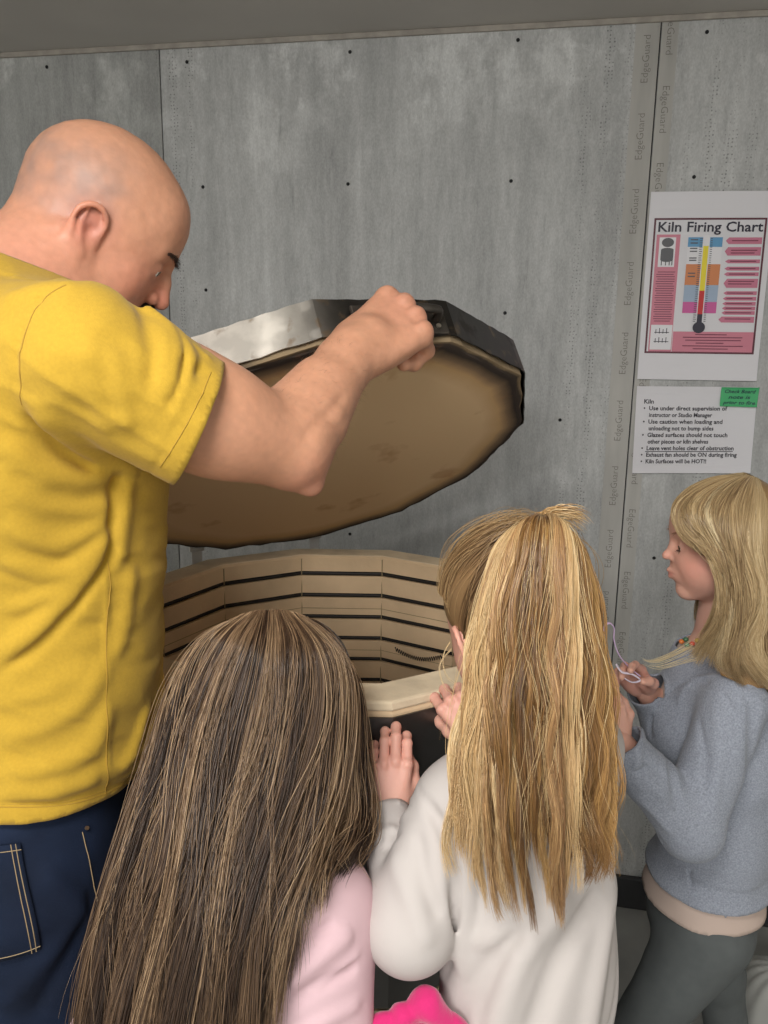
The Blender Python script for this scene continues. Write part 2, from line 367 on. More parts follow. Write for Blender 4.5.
# ------------------------------------------------------------------ kiln
KC = np.array([-.083, 1.247]); KT = 1.03; AI, AO = .302, .362; KB = .36
M_BRICK = mat('firebrick', (.66, .49, .31), .95, spec=.1, noise=(7, .16, 6), bump=(120, .4, .002))
M_RIM = mat('rim_brick', (.70, .58, .41), .95, spec=.1, noise=(14, .2, 6), bump=(60, .5, .003))
M_ELEM = mat('element_wire', (.025, .022, .02), .6, .4)
def steel(name, col, rough=.32):
    m = mat(name, col, rough, .9, noise=(4, .45, 7)); return m
M_JACK = steel('jacket_steel', (.12, .115, .11), .4)
def ngon(r, z, n=12, c=KC, jit=0):
    R = r / math.cos(math.pi / n)
    return [np.array([c[0] + R * math.sin(2 * math.pi * (i + .5) / n), c[1] - R * math.cos(2 * math.pi * (i + .5) / n), z]) for i in range(n)]
def revolve(prof, mb, closed=True, n=12, mi=0):
    V = []; K = len(prof)
    for r, z in prof: V += ngon(r, z, n)
    F = []
    for k in range(K if closed else K - 1):
        for i in range(n): F.append((k * n + i, ((k + 1) % K) * n + i, ((k + 1) % K) * n + (i + 1) % n, k * n + (i + 1) % n))
    return mb.add(V, F, mi)
kiln = empty('kiln', (KC[0], KC[1], 0), 'twelve-sided firebrick kiln with raised lid standing by the cement board wall', 'kiln')
# brick wall with element grooves (inner side), tier by tier
grooves = [KT - .036 - .0455 * k for k in range(14)]
prof = [(AO - .002, KB), (AO - .002, KT - .016), (AO - .006, KT - .001), (AI + .004, KT), (AI, KT - .004)]
for g in grooves:
    prof += [(AI, g + .0045), (AI + .016, g + .002), (AI + .016, g - .007), (AI - .002, g - .0045)]
prof += [(AI, KB + .06), (0.02, KB + .06), (0.02, KB), (AO - .002, KB)]
b = revolve(prof[:-1], MB(), True).build('brick_wall', M_BRICK, kiln)
# thin mortar joints at the twelve corners and a pale chipped rim lying on top
rr = MB(); revolve([(AO - .001, KT - .012), (AO - .003, KT + .0005), (AI + .004, KT + .0012), (AI + .001, KT - .006), (AI + .004, KT - .008)], rr)
bevel(rr.build('brick_rim', M_RIM, kiln), .003)
jn = MB()
for i in range(12):
    p = ngon(AI - .0005, 0)[i]; jn.tube([p + Z3 * (KB + .07), p + Z3 * (KT - .006)], .0011, 6)
jn.build('mortar_joint', mat('mortar', (.30, .23, .13), .95), kiln)
tj = MB()
for z in (KT - .036 - .0455 * 2 + .018, KT - .036 - .0455 * 4 + .020):
    R = ngon(AI - .0003, z); tj.tube(R, .0009, 6, closed=True)
tj.build('tier_joint', bpy.data.materials['mortar'], kiln)
for g in grooves[:9]:
    # a coiled wire lying in each groove
    P = ngon(AI + .009, g - .002); P = np.array(P + [P[0]]); pts = []
    for i in range(12):
        for t in np.linspace(0, 1, 14, endpoint=False): pts.append(P[i] * (1 - t) + P[i + 1] * t)
    MB().tube(pts, .0044, 6, closed=True).build('heating_element', M_ELEM, kiln, smooth=True)
# the piece of coil that hangs out of its groove
c0, c1 = W(395, 648, 1.46), W(442, 656, 1.40); ax = c1 - c0
pts = []
for t in np.linspace(0, 1, 260):
    sag = -.012 * math.sin(math.pi * t); a = t * 2 * math.pi * 22
    pts.append(c0 + ax * t + np.array([.0, math.cos(a) * .003 - .004, math.sin(a) * .0035 + sag]))
MB().tube(pts, .0009, 5).build('loose_element', M_ELEM, kiln, smooth=True)
# jacket, bands, feet
jk = MB(); revolve([(AO, KB - .01), (AO + .0025, KB - .01), (AO + .0025, KT - .018), (AO, KT - .018)], jk)
jk.build('jacket', M_JACK, kiln)
for z in (.832, .60):
    bd = MB(); revolve([(AO + .002, z - .004), (AO + .0045, z - .003), (AO + .0045, z + .003), (AO + .002, z + .004)], bd)
    bd.build('jacket_band', mat('brass_band', (.55, .47, .30), .35, .8), kiln)
pl = MB(); revolve([(0.01, KB - .05), (AO + .01, KB - .05), (AO + .01, KB - .011), (0.01, KB - .011)], pl); pl.build('base_plate', M_JACK, kiln)
for i in range(4):
    a = math.pi / 4 + i * math.pi / 2; p = np.array([KC[0] + .3 * math.cos(a), KC[1] + .3 * math.sin(a), 0])
    MB().tube([p, p + Z3 * (KB - .045)], .018, 10).box(p + Z3 * .004, (.03, 0, 0), (0, .03, 0), (0, 0, .004)).build('leg', M_JACK, kiln)
# tiny spare bits seen on the jacket: latch
lp = np.array([KC[0] + .12, KC[1] - AO - .006, KT - .05])

# ---- lid, hinged at the back left
LD = np.array([math.sin(math.radians(27.8)), -math.cos(math.radians(27.8)), 0]); LX = np.array([LD[1], -LD[0], 0]) * -1   # handle direction, across
HG = np.array([-.249, 1.567, 1.037]) - LD * .012; LR = .356
LTH = math.radians(34.9); LT = .061
def LID(a, b_, c):                               # a toward the handle from the hinge, b across, c above the underside
    return HG + LD * (a * math.cos(LTH) - c * math.sin(LTH)) + LX * b_ + Z3 * (a * math.sin(LTH) + c * math.cos(LTH))
def lidring(r, c, n=12):
    R = r / math.cos(math.pi / n)
    return [LID(LR + .012 - R * math.cos(2 * math.pi * (i + .5) / n), R * math.sin(2 * math.pi * (i + .5) / n), c) for i in range(n)]
def lid_loft(rings, cap0, cap1, mb, n=12, mi=0):
    V = [v for r in rings for v in lidring(*r, n)]; F = []
    for k in range(len(rings) - 1):
        for i in range(n): F.append((k * n + i, (k + 1) * n + i, (k + 1) * n + (i + 1) % n, k * n + (i + 1) % n))
    if cap0: F.append(tuple(range(n)))
    if cap1: F.append(tuple((len(rings) - 1) * n + i for i in range(n))[::-1])
    return mb.add(V, F, mi)
def lid_brick_mat():
    m = bpy.data.materials.new('lid_brick'); m.use_nodes = True; nt = m.node_tree; L = nt.links.new
    b = nt.nodes['Principled BSDF']; b.inputs['Roughness'].default_value = .95; b.inputs['Specular IOR Level'].default_value = .1
    a = nt.nodes.new('ShaderNodeAttribute'); a.attribute_name = 'rad'
    tc = nt.nodes.new('ShaderNodeTexCoord')
    n = nt.nodes.new('ShaderNodeTexNoise'); n.inputs['Scale'].default_value = 9; n.inputs['Detail'].default_value = 6; L(tc.outputs['Object'], n.inputs['Vector'])
    ad = nt.nodes.new('ShaderNodeMath'); ad.operation = 'MULTIPLY_ADD'; L(n.outputs['Fac'], ad.inputs[0]); ad.inputs[1].default_value = .08; L(a.outputs['Fac'], ad.inputs[2])
    cr = nt.nodes.new('ShaderNodeValToRGB'); L(ad.outputs[0], cr.inputs[0]); e = cr.color_ramp.elements
    e[0].position = 0; e[0].color = (.74, .53, .31, 1); e[1].position = 1; e[1].color = (.30, .22, .13, 1)
    for p, c in ((.78, (.74, .53, .31, 1)), (.86, (.60, .39, .20, 1)), (.905, (.24, .165, .10, 1)), (.95, (.05, .04, .035, 1)), (.985, (.07, .055, .045, 1)), (1.0, (.27, .20, .12, 1))):
        q = e.new(p); q.color = c
    # rusty smudges
    n2 = nt.nodes.new('ShaderNodeTexNoise'); n2.inputs['Scale'].default_value = 13; n2.inputs['Detail'].default_value = 5; L(tc.outputs['Object'], n2.inputs['Vector'])
    r2 = nt.nodes.new('ShaderNodeMapRange'); r2.inputs[1].default_value = .62; r2.inputs[2].default_value = .72; r2.inputs[4].default_value = .45; L(n2.outputs['Fac'], r2.inputs[0])
    mx = nt.nodes.new('ShaderNodeMix'); mx.data_type = 'RGBA'; L(r2.outputs[0], mx.inputs['Factor']); L(cr.outputs[0], mx.inputs['A']); mx.inputs['B'].default_value = (.42, .20, .09, 1)
    L(mx.outputs['Result'], b.inputs['Base Color'])
    bp = nt.nodes.new('ShaderNodeBump'); bp.inputs['Strength'].default_value = .3; bp.inputs['Distance'].default_value = .003
    L(n2.outputs['Fac'], bp.inputs['Height']); L(bp.outputs[0], b.inputs['Normal']); return m
# underside as many concentric rings so the radius attribute is smooth; edge chipped
NR = 60; n = 96
def ngr(th, n=12):                               # radius of a dodecagon along angle th (unit apothem)
    s = 2 * math.pi / n; u = ((th - .6 * s) % s) - s / 2; return 1 / math.cos(u)
V = []; rad = []; F = []
for k in range(NR + 1):
    t = k / NR
    for i in range(n):
        th = 2 * math.pi * i / n; R = (LR - .002) * t * ((1 - t ** 3) * 1.03 + t ** 3 * ngr(th))
        chip = 0.0
        if k >= NR - 1: chip = .004 * abs(math.sin(i * 2.3) * math.sin(i * .9 + 1))
        V.append(LID(LR + .012 - (R - chip) * math.cos(th), (R - chip) * math.sin(th), chip * .6)); rad.append(t * .93 + .035 * max(0.0, -math.cos(th)) * t ** 4)
for k in range(NR):
    for i in range(n): F.append((k * n + i, (k + 1) * n + i, (k + 1) * n + (i + 1) % n, k * n + (i + 1) % n))
base = len(V)
for c in (.02, LT - .004):
    for i in range(n):
        th = 2 * math.pi * i / n; R = (LR - .002) * ngr(th); V.append(LID(LR + .012 - R * math.cos(th), R * math.sin(th), c)); rad.append(.97)
for q in range(2):
    for i in range(n):
        a0 = NR * n if q == 0 else base; a1 = base + q * n
        F.append((a0 + i, a1 + i, a1 + (i + 1) % n, a0 + (i + 1) % n))
F.append(tuple(base + n + i for i in range(n))[::-1])
lb = lid = mesh_obj('lid', V, F, lid_brick_mat(), kiln); lid['label'] = 'raised lid with scorched brick underside'
at = lb.data.attributes.new('rad', 'FLOAT', 'POINT'); at.data.foreach_set('value', np.array(rad, np.float32))
# steel band: pale on the left, dark at the front and right
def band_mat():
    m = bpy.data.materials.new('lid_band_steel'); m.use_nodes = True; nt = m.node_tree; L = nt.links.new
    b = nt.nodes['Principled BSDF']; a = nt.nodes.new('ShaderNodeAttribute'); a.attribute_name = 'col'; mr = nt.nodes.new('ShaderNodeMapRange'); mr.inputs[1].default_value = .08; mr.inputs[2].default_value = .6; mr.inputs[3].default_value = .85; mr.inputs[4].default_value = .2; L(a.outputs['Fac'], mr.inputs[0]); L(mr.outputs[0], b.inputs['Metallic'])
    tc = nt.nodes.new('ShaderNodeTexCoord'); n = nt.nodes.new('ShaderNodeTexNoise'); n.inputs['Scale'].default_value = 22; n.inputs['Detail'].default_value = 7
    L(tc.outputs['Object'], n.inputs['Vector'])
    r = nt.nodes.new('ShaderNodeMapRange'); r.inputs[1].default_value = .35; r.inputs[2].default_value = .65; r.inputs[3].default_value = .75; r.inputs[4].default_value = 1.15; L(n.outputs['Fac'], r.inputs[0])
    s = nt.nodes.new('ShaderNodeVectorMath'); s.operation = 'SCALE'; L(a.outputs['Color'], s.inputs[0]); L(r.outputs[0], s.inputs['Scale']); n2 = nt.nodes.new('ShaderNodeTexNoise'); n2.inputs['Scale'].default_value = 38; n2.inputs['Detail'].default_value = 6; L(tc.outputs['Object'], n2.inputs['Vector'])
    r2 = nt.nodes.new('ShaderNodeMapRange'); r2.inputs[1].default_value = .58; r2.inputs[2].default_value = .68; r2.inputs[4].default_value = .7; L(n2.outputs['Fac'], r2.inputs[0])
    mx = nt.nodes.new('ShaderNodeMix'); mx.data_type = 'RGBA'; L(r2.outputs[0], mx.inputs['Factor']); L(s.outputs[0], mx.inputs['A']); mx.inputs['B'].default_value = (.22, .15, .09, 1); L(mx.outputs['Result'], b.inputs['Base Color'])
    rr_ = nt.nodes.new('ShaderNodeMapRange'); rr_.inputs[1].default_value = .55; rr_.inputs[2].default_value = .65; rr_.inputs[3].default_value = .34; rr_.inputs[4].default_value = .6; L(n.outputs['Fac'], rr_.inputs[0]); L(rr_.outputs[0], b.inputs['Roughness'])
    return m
V = []; C = []; F = []; nb = 144
for (dr, c) in ((.0015, .006), (.0035, .006), (.0035, LT + .002), (-.008, LT + .003)):
    for i in range(nb):
        th = 2 * math.pi * i / nb; R = LR * ngr(th) + dr; cc = c + (.0012 * math.sin(i * 1.7) if c < .01 else .0008 * math.sin(i * 2.9))
        V.append(LID(LR + .012 - R * math.cos(th), R * math.sin(th), cc))
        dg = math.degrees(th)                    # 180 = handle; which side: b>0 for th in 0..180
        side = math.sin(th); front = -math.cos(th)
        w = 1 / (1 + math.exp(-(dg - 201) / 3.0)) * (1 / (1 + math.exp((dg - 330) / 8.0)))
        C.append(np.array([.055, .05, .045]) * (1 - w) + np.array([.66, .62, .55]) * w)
for k in range(3):
    for i in range(nb): F.append((k * nb + i, (k + 1) * nb + i, (k + 1) * nb + (i + 1) % nb, k * nb + (i + 1) % nb))
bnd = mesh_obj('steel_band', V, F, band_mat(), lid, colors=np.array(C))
# handle bracket at the front, plus the loop the hand closes on
A0 = 2 * LR + .012
M_IRON = mat('bracket_iron', (.075, .065, .055), .45, .7, noise=(30, .4, 5))
for sb in (-1, 1):
    hb = MB().box(LID(A0 + .007, sb * .052, .028), (LID(1, 0, 0) - LID(0, 0, 0)) * .003, LX * .016, (LID(0, 0, 1) - LID(0, 0, 0)) * .020)
    bevel(hb.build('handle_plate', M_IRON, lid), .002)
MB().tube(catmull([LID(A0 + .008, -.052, .028), LID(A0 + .026, -.048, .028), LID(A0 + .034, -.034, .028), LID(A0 + .034, .034, .028), LID(A0 + .026, .048, .028), LID(A0 + .008, .052, .028)], 24), .006, 10).build('handle', M_IRON, lid, smooth=True)
for sb in (-1, 1):
    for q in (-.01, .01):
        c = LID(A0 + .011, sb * .052, .028 + q); e = LID(1, 0, 0) - LID(0, 0, 0)
        MB().tube([c, c + e * .002], .0035, 10).build('rivet', mat('rivet', (.45, .40, .33), .4, .9), lid)
# hinge arms from kiln to lid at the back
for sb in (-.125, .125):
    q = MB()
    base_ = HG + LX * sb - LD * .006
    q.box(base_ - Z3 * .06, LX * .010, LD * .0025, Z3 * .075)
    q.tube([base_ + LX * -.014 + Z3 * .012, base_ + LX * .014 + Z3 * .012], .0065, 10)
    tip = LID(.02, sb, .02); q.tube([base_ + Z3 * .012, LID(-.004, sb, .03), LID(.0, sb, LT)], .005, 8)
    q.build('hinge', mat('hinge_steel', (.5, .49, .47), .5, .3), kiln)
# ------------------------------------------------------------------ signed-distance modelling for bodies and clothes
f32 = np.float32
def A3(*v): return np.array(v, float)
def smin(a, b, k):
    if k <= 0: return np.minimum(a, b)
    h = np.clip(.5 + .5 * (b - a) / k, 0, 1); return b + (a - b) * h - k * h * (1 - h)
def smax(a, b, k): return -smin(-a, -b, k)
def s_cap(P, a, b, ra, rb):
    a = np.asarray(a, float); b = np.asarray(b, float); d = b - a; q = P - a
    t = np.clip((q @ d) / (d @ d + 1e-12), 0, 1)
    return np.linalg.norm(q - t[:, None] * d, axis=1) - (ra + (rb - ra) * t)
def s_chain(P, pts, rs, k=0):
    d = None
    for i in range(len(pts) - 1):
        e = s_cap(P, pts[i], pts[i + 1], rs[i], rs[i + 1]); d = e if d is None else smin(d, e, k)
    return d
def s_sph(P, c, r): return np.linalg.norm(P - np.asarray(c, float), axis=1) - r
def s_ell(P, c, r, R=None):
    q = P - np.asarray(c, float)
    if R is not None: q = q @ np.asarray(R).T          # rows of R are the local axes
    r = np.asarray(r, float); k0 = np.linalg.norm(q / r, axis=1); k1 = np.linalg.norm(q / (r * r), axis=1)
    return k0 * (k0 - 1) / (k1 + 1e-9)
def s_union(ds, k):
    d = ds[0]
    for e in ds[1:]: d = smin(d, e, k)
    return d
def halfspace(P, p, n): n = np.asarray(n, float); n = n / np.linalg.norm(n); return (P - np.asarray(p, float)) @ n     # keep the side n points away from

def polygonize(f, lo, hi, h, coarse=4):
    lo = np.asarray(lo, float); hi = np.asarray(hi, float); H = h * coarse
    m = np.ceil((hi - lo) / H).astype(int) + 1
    g = [lo[i] + H * np.arange(m[i]) for i in range(3)]
    G = np.stack(np.meshgrid(*g, indexing='ij'), -1).reshape(-1, 3)
    D = np.concatenate([f(G[i:i + 400000]) for i in range(0, len(G), 400000)]).reshape(m)
    near = np.abs(D) < H * 1.7
    # dilate one coarse step
    nd = near.copy()
    for ax in range(3):
        s = [slice(None)] * 3; t = [slice(None)] * 3; s[ax] = slice(1, None); t[ax] = slice(None, -1); s = tuple(s); t = tuple(t)
        x = nd.copy(); x[s] |= nd[t]; x[t] |= nd[s]; nd = x
    n = (m - 1) * coarse + 1
    idx = [np.minimum((np.arange(n[i]) + coarse // 2) // coarse, m[i] - 1) for i in range(3)]
    F = (np.sign(D) * 1.0).astype(f32)[np.ix_(*idx)]; M = nd[np.ix_(*idx)]
    I = np.argwhere(M)
    for i in range(0, len(I), 400000):
        J = I[i:i + 400000]; F[J[:, 0], J[:, 1], J[:, 2]] = f(lo + J * h)
    S = F < 0
    c = np.zeros(np.array(S.shape) - 1, np.int8)
    for dx in (0, 1):
        for dy in (0, 1):
            for dz in (0, 1): c += S[dx:S.shape[0] - 1 + dx, dy:S.shape[1] - 1 + dy, dz:S.shape[2] - 1 + dz]
    act = (c > 0) & (c < 8); A = np.argwhere(act)
    if not len(A): raise ValueError('empty surface')
    vid = np.full(act.shape, -1, np.int32); vid[act] = np.arange(len(A))
    cor = np.array([(i, j, k) for i in (0, 1) for j in (0, 1) for k in (0, 1)])
    val = np.stack([F[A[:, 0] + a, A[:, 1] + b, A[:, 2] + c_] for a, b, c_ in cor], 1)
    acc = np.zeros((len(A), 3)); cnt = np.zeros(len(A))
    for i in range(8):
        for j in range(i + 1, 8):
            if np.abs(cor[i] - cor[j]).sum() != 1: continue
            x = (val[:, i] < 0) != (val[:, j] < 0)
            t = np.where(x, val[:, i] / (val[:, i] - val[:, j] + 1e-12), 0)
            acc += np.where(x[:, None], cor[i] + t[:, None] * (cor[j] - cor[i]), 0); cnt += x
    V = lo + (A + acc / cnt[:, None]) * h
    faces = []
    for ax in range(3):
        b, c_ = (ax + 1) % 3, (ax + 2) % 3
        s0 = [slice(None)] * 3; s1 = [slice(None)] * 3; s0[ax] = slice(None, -1); s1[ax] = slice(1, None)
        X = S[tuple(s0)] != S[tuple(s1)]; E = np.argwhere(X)
        E = E[(E[:, b] > 0) & (E[:, c_] > 0) & (E[:, b] < S.shape[b] - 1) & (E[:, c_] < S.shape[c_] - 1)]
        q = []
        for db, dc in ((-1, -1), (0, -1), (0, 0), (-1, 0)):
            T = E.copy(); T[:, b] += db; T[:, c_] += dc; q.append(vid[T[:, 0], T[:, 1], T[:, 2]])
        q = np.stack(q, 1); inside = S[E[:, 0], E[:, 1], E[:, 2]]
        q[~inside] = q[~inside][:, ::-1]; faces.append(q)
    Fq = np.concatenate(faces); Fq = Fq[(Fq >= 0).all(1)]
    return V, Fq
def merge(parts):
    V = []; F = []; b = 0
    for v, f in parts: V.append(v); F.append(f + b); b += len(v)
    return np.concatenate(V), np.concatenate(F)

def vnoise(P, s, seed=0):
    """smooth value noise in -1..1"""
    q = P / s + seed * 17.3; i = np.floor(q).astype(np.int64); u = q - i; u = u * u * (3 - 2 * u)
    def h(a, b, c):
        n = (a * 73856093) ^ (b * 19349663) ^ (c * 83492791) ^ (seed * 2654435); n = (n ^ (n >> 13)) * 1274126177
        return ((n ^ (n >> 16)) & 0xffff) / 32767.5 - 1
    r = 0
    for dx in (0, 1):
        for dy in (0, 1):
            for dz in (0, 1):
                w = (u[:, 0] if dx else 1 - u[:, 0]) * (u[:, 1] if dy else 1 - u[:, 1]) * (u[:, 2] if dz else 1 - u[:, 2])
                r = r + w * h(i[:, 0] + dx, i[:, 1] + dy, i[:, 2] + dz)
    return r
def folds(P, lines):
    """cloth folds: each (list of 3-D points, width, height): positive height = ridge"""
    d = np.zeros(len(P))
    for pts, w, hgt in lines:
        pts = catmull(pts, max(6, 3 * len(pts))) if len(pts) > 2 else np.asarray(pts, float)
        lo = pts.min(0) - 3 * w; hi = pts.max(0) + 3 * w
        sel = np.where(((P > lo) & (P < hi)).all(1))[0]
        if not len(sel): continue
        Q = P[sel]; best = np.full(len(Q), 9.0); L = len(pts) - 1; tt = np.zeros(len(Q))
        for i in range(L):
            a, b = pts[i], pts[i + 1]; e = b - a; t = np.clip(((Q - a) @ e) / (e @ e + 1e-12), 0, 1)
            x = np.linalg.norm(Q - a - t[:, None] * e, axis=1); m = x < best; best[m] = x[m]; tt[m] = (i + t[m]) / L
        d[sel] += hgt * np.exp(-(best / w) ** 2) * np.clip(np.sin(np.pi * np.clip(tt, .0, 1)) * 1.6 + .12, 0, 1)
    return d

# ---- head in its own frame: x = its right, y = forward, z = up, unit = chin to crown
def head_sdf(child=False, mouth=0.0):
    c = child
    def f(Q):
        ax = np.abs(Q[:, 0]); S = np.stack([ax, Q[:, 1], Q[:, 2]], 1)     # mirrored
        d = s_ell(Q, (0, -.055, .135), (.345 if c else .325, .42, .365))
        d = smin(d, s_ell(Q, (0, .11, -.06), (.285 if c else .275, .27, .34)), .10)
        if c:
            jaw = s_cap(S, (.15, -.02, -.27), (.015, .235, -.385), .10, .082)
            d = smin(d, jaw, .13); d = smin(d, s_ell(S, (.125, .155, -.17), (.145, .155, .16)), .12)
        else:
            jaw = s_cap(S, (.175, -.03, -.27), (.02, .25, -.395), .105, .085)
            d = smin(d, jaw, .10); d = smin(d, s_sph(S, (.165, .20, -.15), .105), .08)
            d = smin(d, s_cap(S, (.03, .335, .075), (.16, .285, .085), .036, .03), .06)     # brow ridge
        # forehead fullness, occiput
        if c: d = smin(d, s_ell(Q, (0, .20, .19), (.22, .155, .19)), .08)
        else: d = smin(d, s_ell(Q, (0, .19, .20), (.22, .16, .19)), .08)
        # sockets, eyeballs under lids
        d = smax(d, -s_ell(S, (.135, .395, .005), (.085, .07, .052)), .05)
        ball = s_sph(S, (.128, .285, -.005), .066)
        slit = np.abs(Q[:, 2] + .020 + 2.2 * (ax - .128) ** 2) - ((.0035 if c else .0030) - 3.0 * (ax - .120) ** 2)
        ball = smax(ball, -np.maximum(slit, -(Q[:, 1] - .3)), .006)
        d = smin(d, ball, .012)
        # nose
        if c:
            d = smin(d, s_chain(Q, [(0, .335, .02), (0, .368, -.05), (0, .412, -.100)], (.026, .03, .036), .02), .035)
            d = smin(d, s_sph(S, (.040, .372, -.115), .028), .02)
            d = smax(d, -s_sph(S, (.022, .400, -.143), .013), .01)
        else:
            d = smin(d, s_chain(Q, [(0, .345, .055), (0, .392, -.03), (0, .435, -.12)], (.030, .036, .046), .03), .04)
            d = smin(d, s_sph(S, (.050, .385, -.135), .036), .022)
            d = smax(d, -s_sph(S, (.026, .415, -.172), .015), .012)
        # muzzle, lips
        my = .378 if c else .35
        d = smin(d, s_ell(Q, (0, my - .075, -.235), (.105, .090, .085)), .05)
        d = smin(d, s_chain(Q, [(-.07, my - .03, -.232), (0, my + .012, -.220), (.07, my - .03, -.232)], (.012, .024, .012)), .014)
        d = smin(d, s_chain(Q, [(-.06, my - .03, -.252), (0, my + .002, -.268), (.06, my - .03, -.252)], (.012, .024, .012)), .014)
        d = smax(d, -s_chain(Q, [(-.08, my - .01, -.243), (0, my + .036, -.243), (.08, my - .01, -.243)], (.004, .007, .004)), .008)
        d = smin(d, s_sph(Q, (0, .275 if c else .295, -.385), .062 if c else .072), .05)
        # ears
        e = [(.325, .025, -.06), (.335, .035, .0), (.350, .025, .065), (.375, -.02, .100), (.395, -.075, .085), (.400, -.105, .03), (.385, -.095, -.04), (.360, -.06, -.10), (.340, -.02, -.125)]
        e = catmull(e, 17); s_ = .93 if c else .98
        e = (e - e.mean(0)) * s_ + e.mean(0) + A3(-.018 if c else -.012, -.01, -.03)
        rim = s_chain(S, list(e), [.0155] * len(e), .0)
        R = np.array([[.93, .36, 0], [-.36, .93, 0], [0, 0, 1]])
        plate = s_ell(S, e.mean(0) + A3(-.028, .008, 0), (.022, .080 * s_, .115 * s_), R)
        ear = smin(plate, rim, .016); ear = smin(ear, s_ell(S, e[-2] + A3(0, 0, -.005), (.018, .034, .036)), .014)
        ear = smax(ear, -s_ell(S, e.mean(0) + A3(.022, .026, -.022), (.050, .036, .050)), .008)
        ear = smax(ear, -s_chain(S, list(e[4:12] * .72 + (e.mean(0) + A3(.03, 0, 0)) * .28), [.009] * 8), .006)
        ear = smin(ear, s_chain(S, [e[8] * .4 + e.mean(0) * .6 + A3(.0, -.02, .03), e.mean(0) + A3(.006, -.028, -.02), e.mean(0) + A3(0, .0, -.075)], (.008, .012, .011), .01), .012)
        d = smin(d, ear, .014)
        return d
    return f
def frame(fwd, up=(0, 0, 1), roll=0):
    y = np.asarray(fwd, float); y /= np.linalg.norm(y); x = np.cross(y, up); x /= np.linalg.norm(x); z = np.cross(x, y)
    if roll: c, s = math.cos(roll), math.sin(roll); x, z = c * x + s * z, -s * x + c * z
    return np.array([x, y, z])                    # rows = local axes in world
def dirv(az, el): a, e = math.radians(az), math.radians(el); return A3(math.sin(a) * math.cos(e), math.cos(a) * math.cos(e), math.sin(e))   # az: 0 = away from camera, +90 = right
def placed(f, c, R, s, c0=(0, 0, 0)):
    return lambda P: f(((P - np.asarray(c)) @ R.T) / s) * s

# ---- hand: wrist at 0, fingers along +y, palm faces -z, thumb on +x side (mirror for the other hand)
def hand_sdf(curl=(.5, .5, .5, .5), spread=.12, thumb=(.5, .3), size=1.0, mirror=False, thick=1.0, curl3=None, thumb_dir=None):
    """unit: adult male hand 0.19 m at size 1"""
    kx = (.034, .011, -.012, -.033); ky = (.094, .098, .093, .083)
    L = ((.044, .027, .022), (.049, .031, .023), (.045, .029, .023), (.035, .021, .020)); r0 = (.0098, .0100, .0094, .0083)
    fingers = []
    for i in range(4):
        c = curl[i]; c = c if isinstance(c, (tuple, list)) else (c, c * 1.15, c * .8)
        a = spread * (kx[i] / .034) ; p = A3(kx[i], ky[i], .004 - .004 * abs(i - 1.3)); pts = [p]; ang = 0
        for j in range(3):
            ang += c[j]; v = A3(math.sin(a) * math.cos(ang), math.cos(a) * math.cos(ang), -math.sin(ang)); p = p + v * L[i][j]; pts.append(p)
        fingers.append((pts, [r0[i] * 1.08 * thick, r0[i] * 1.02 * thick, r0[i] * .94 * thick, r0[i] * .86 * thick]))
    ta, tb = thumb
    b = A3(.022, .022, -.010); m = b + A3(.026, .036, -.012 - .012 * ta)
    dv = A3(.55 - .75 * tb, .80, -.35 * ta - .25 * tb) if thumb_dir is None else np.asarray(thumb_dir, float)
    dv /= np.linalg.norm(dv); m2 = m + dv * .034; dv2 = dv + A3(-.45 * tb, .1, -.25 * tb); dv2 /= np.linalg.norm(dv2); m3 = m2 + dv2 * .027
    th = [b, m, m2, m3]; tr = [.0165 * thick, .0135 * thick, .0112 * thick, .0090 * thick]
    def f(Q):
        Q = Q / size
        if mirror: Q = Q * np.array([-1, 1, 1])
        pal = None
        for i in range(4):
            e = s_cap(Q, (kx[i] * .55, .012, -.004), (kx[i] * .96, ky[i] - .004, -.002), .0155 * thick, .0128 * thick); pal = e if pal is None else smin(pal, e, .012)
        pal = smin(pal, s_ell(Q, (-.020, .045, -.012), (.016, .035, .014)), .012)
        pal = smin(pal, s_ell(Q, (.020, .045, -.014), (.018, .032, .016)), .012)
        for i in range(4): pal = smin(pal, s_sph(Q, (kx[i], ky[i], .007), .0075 * thick), .009)       # knuckles
        for i in range(4): pal = smax(pal, -s_cap(Q, (kx[i] + (kx[i - 1] - kx[i]) / 2 if i else .06, ky[i] - .004, .017), (kx[i] + (kx[i - 1] - kx[i]) / 2 if i else .06, ky[i] + .02, .013), .003, .003), .006) if i else pal
        d = None
        for pts, rs in fingers:
            e = s_chain(Q, pts, rs, .004)
            for q in (1, 2): e = smin(e, s_sph(Q, pts[q], rs[q] * 1.04), .003)
            d = e if d is None else smin(d, e, .0015)
        e = s_chain(Q, th, tr, .008)
        pal = smin(pal, e, .012)
        return smin(d, pal, .006) * size
    f.fingers = fingers; f.thumb = (th, tr); f.mirror = mirror; f.size = size
    return f
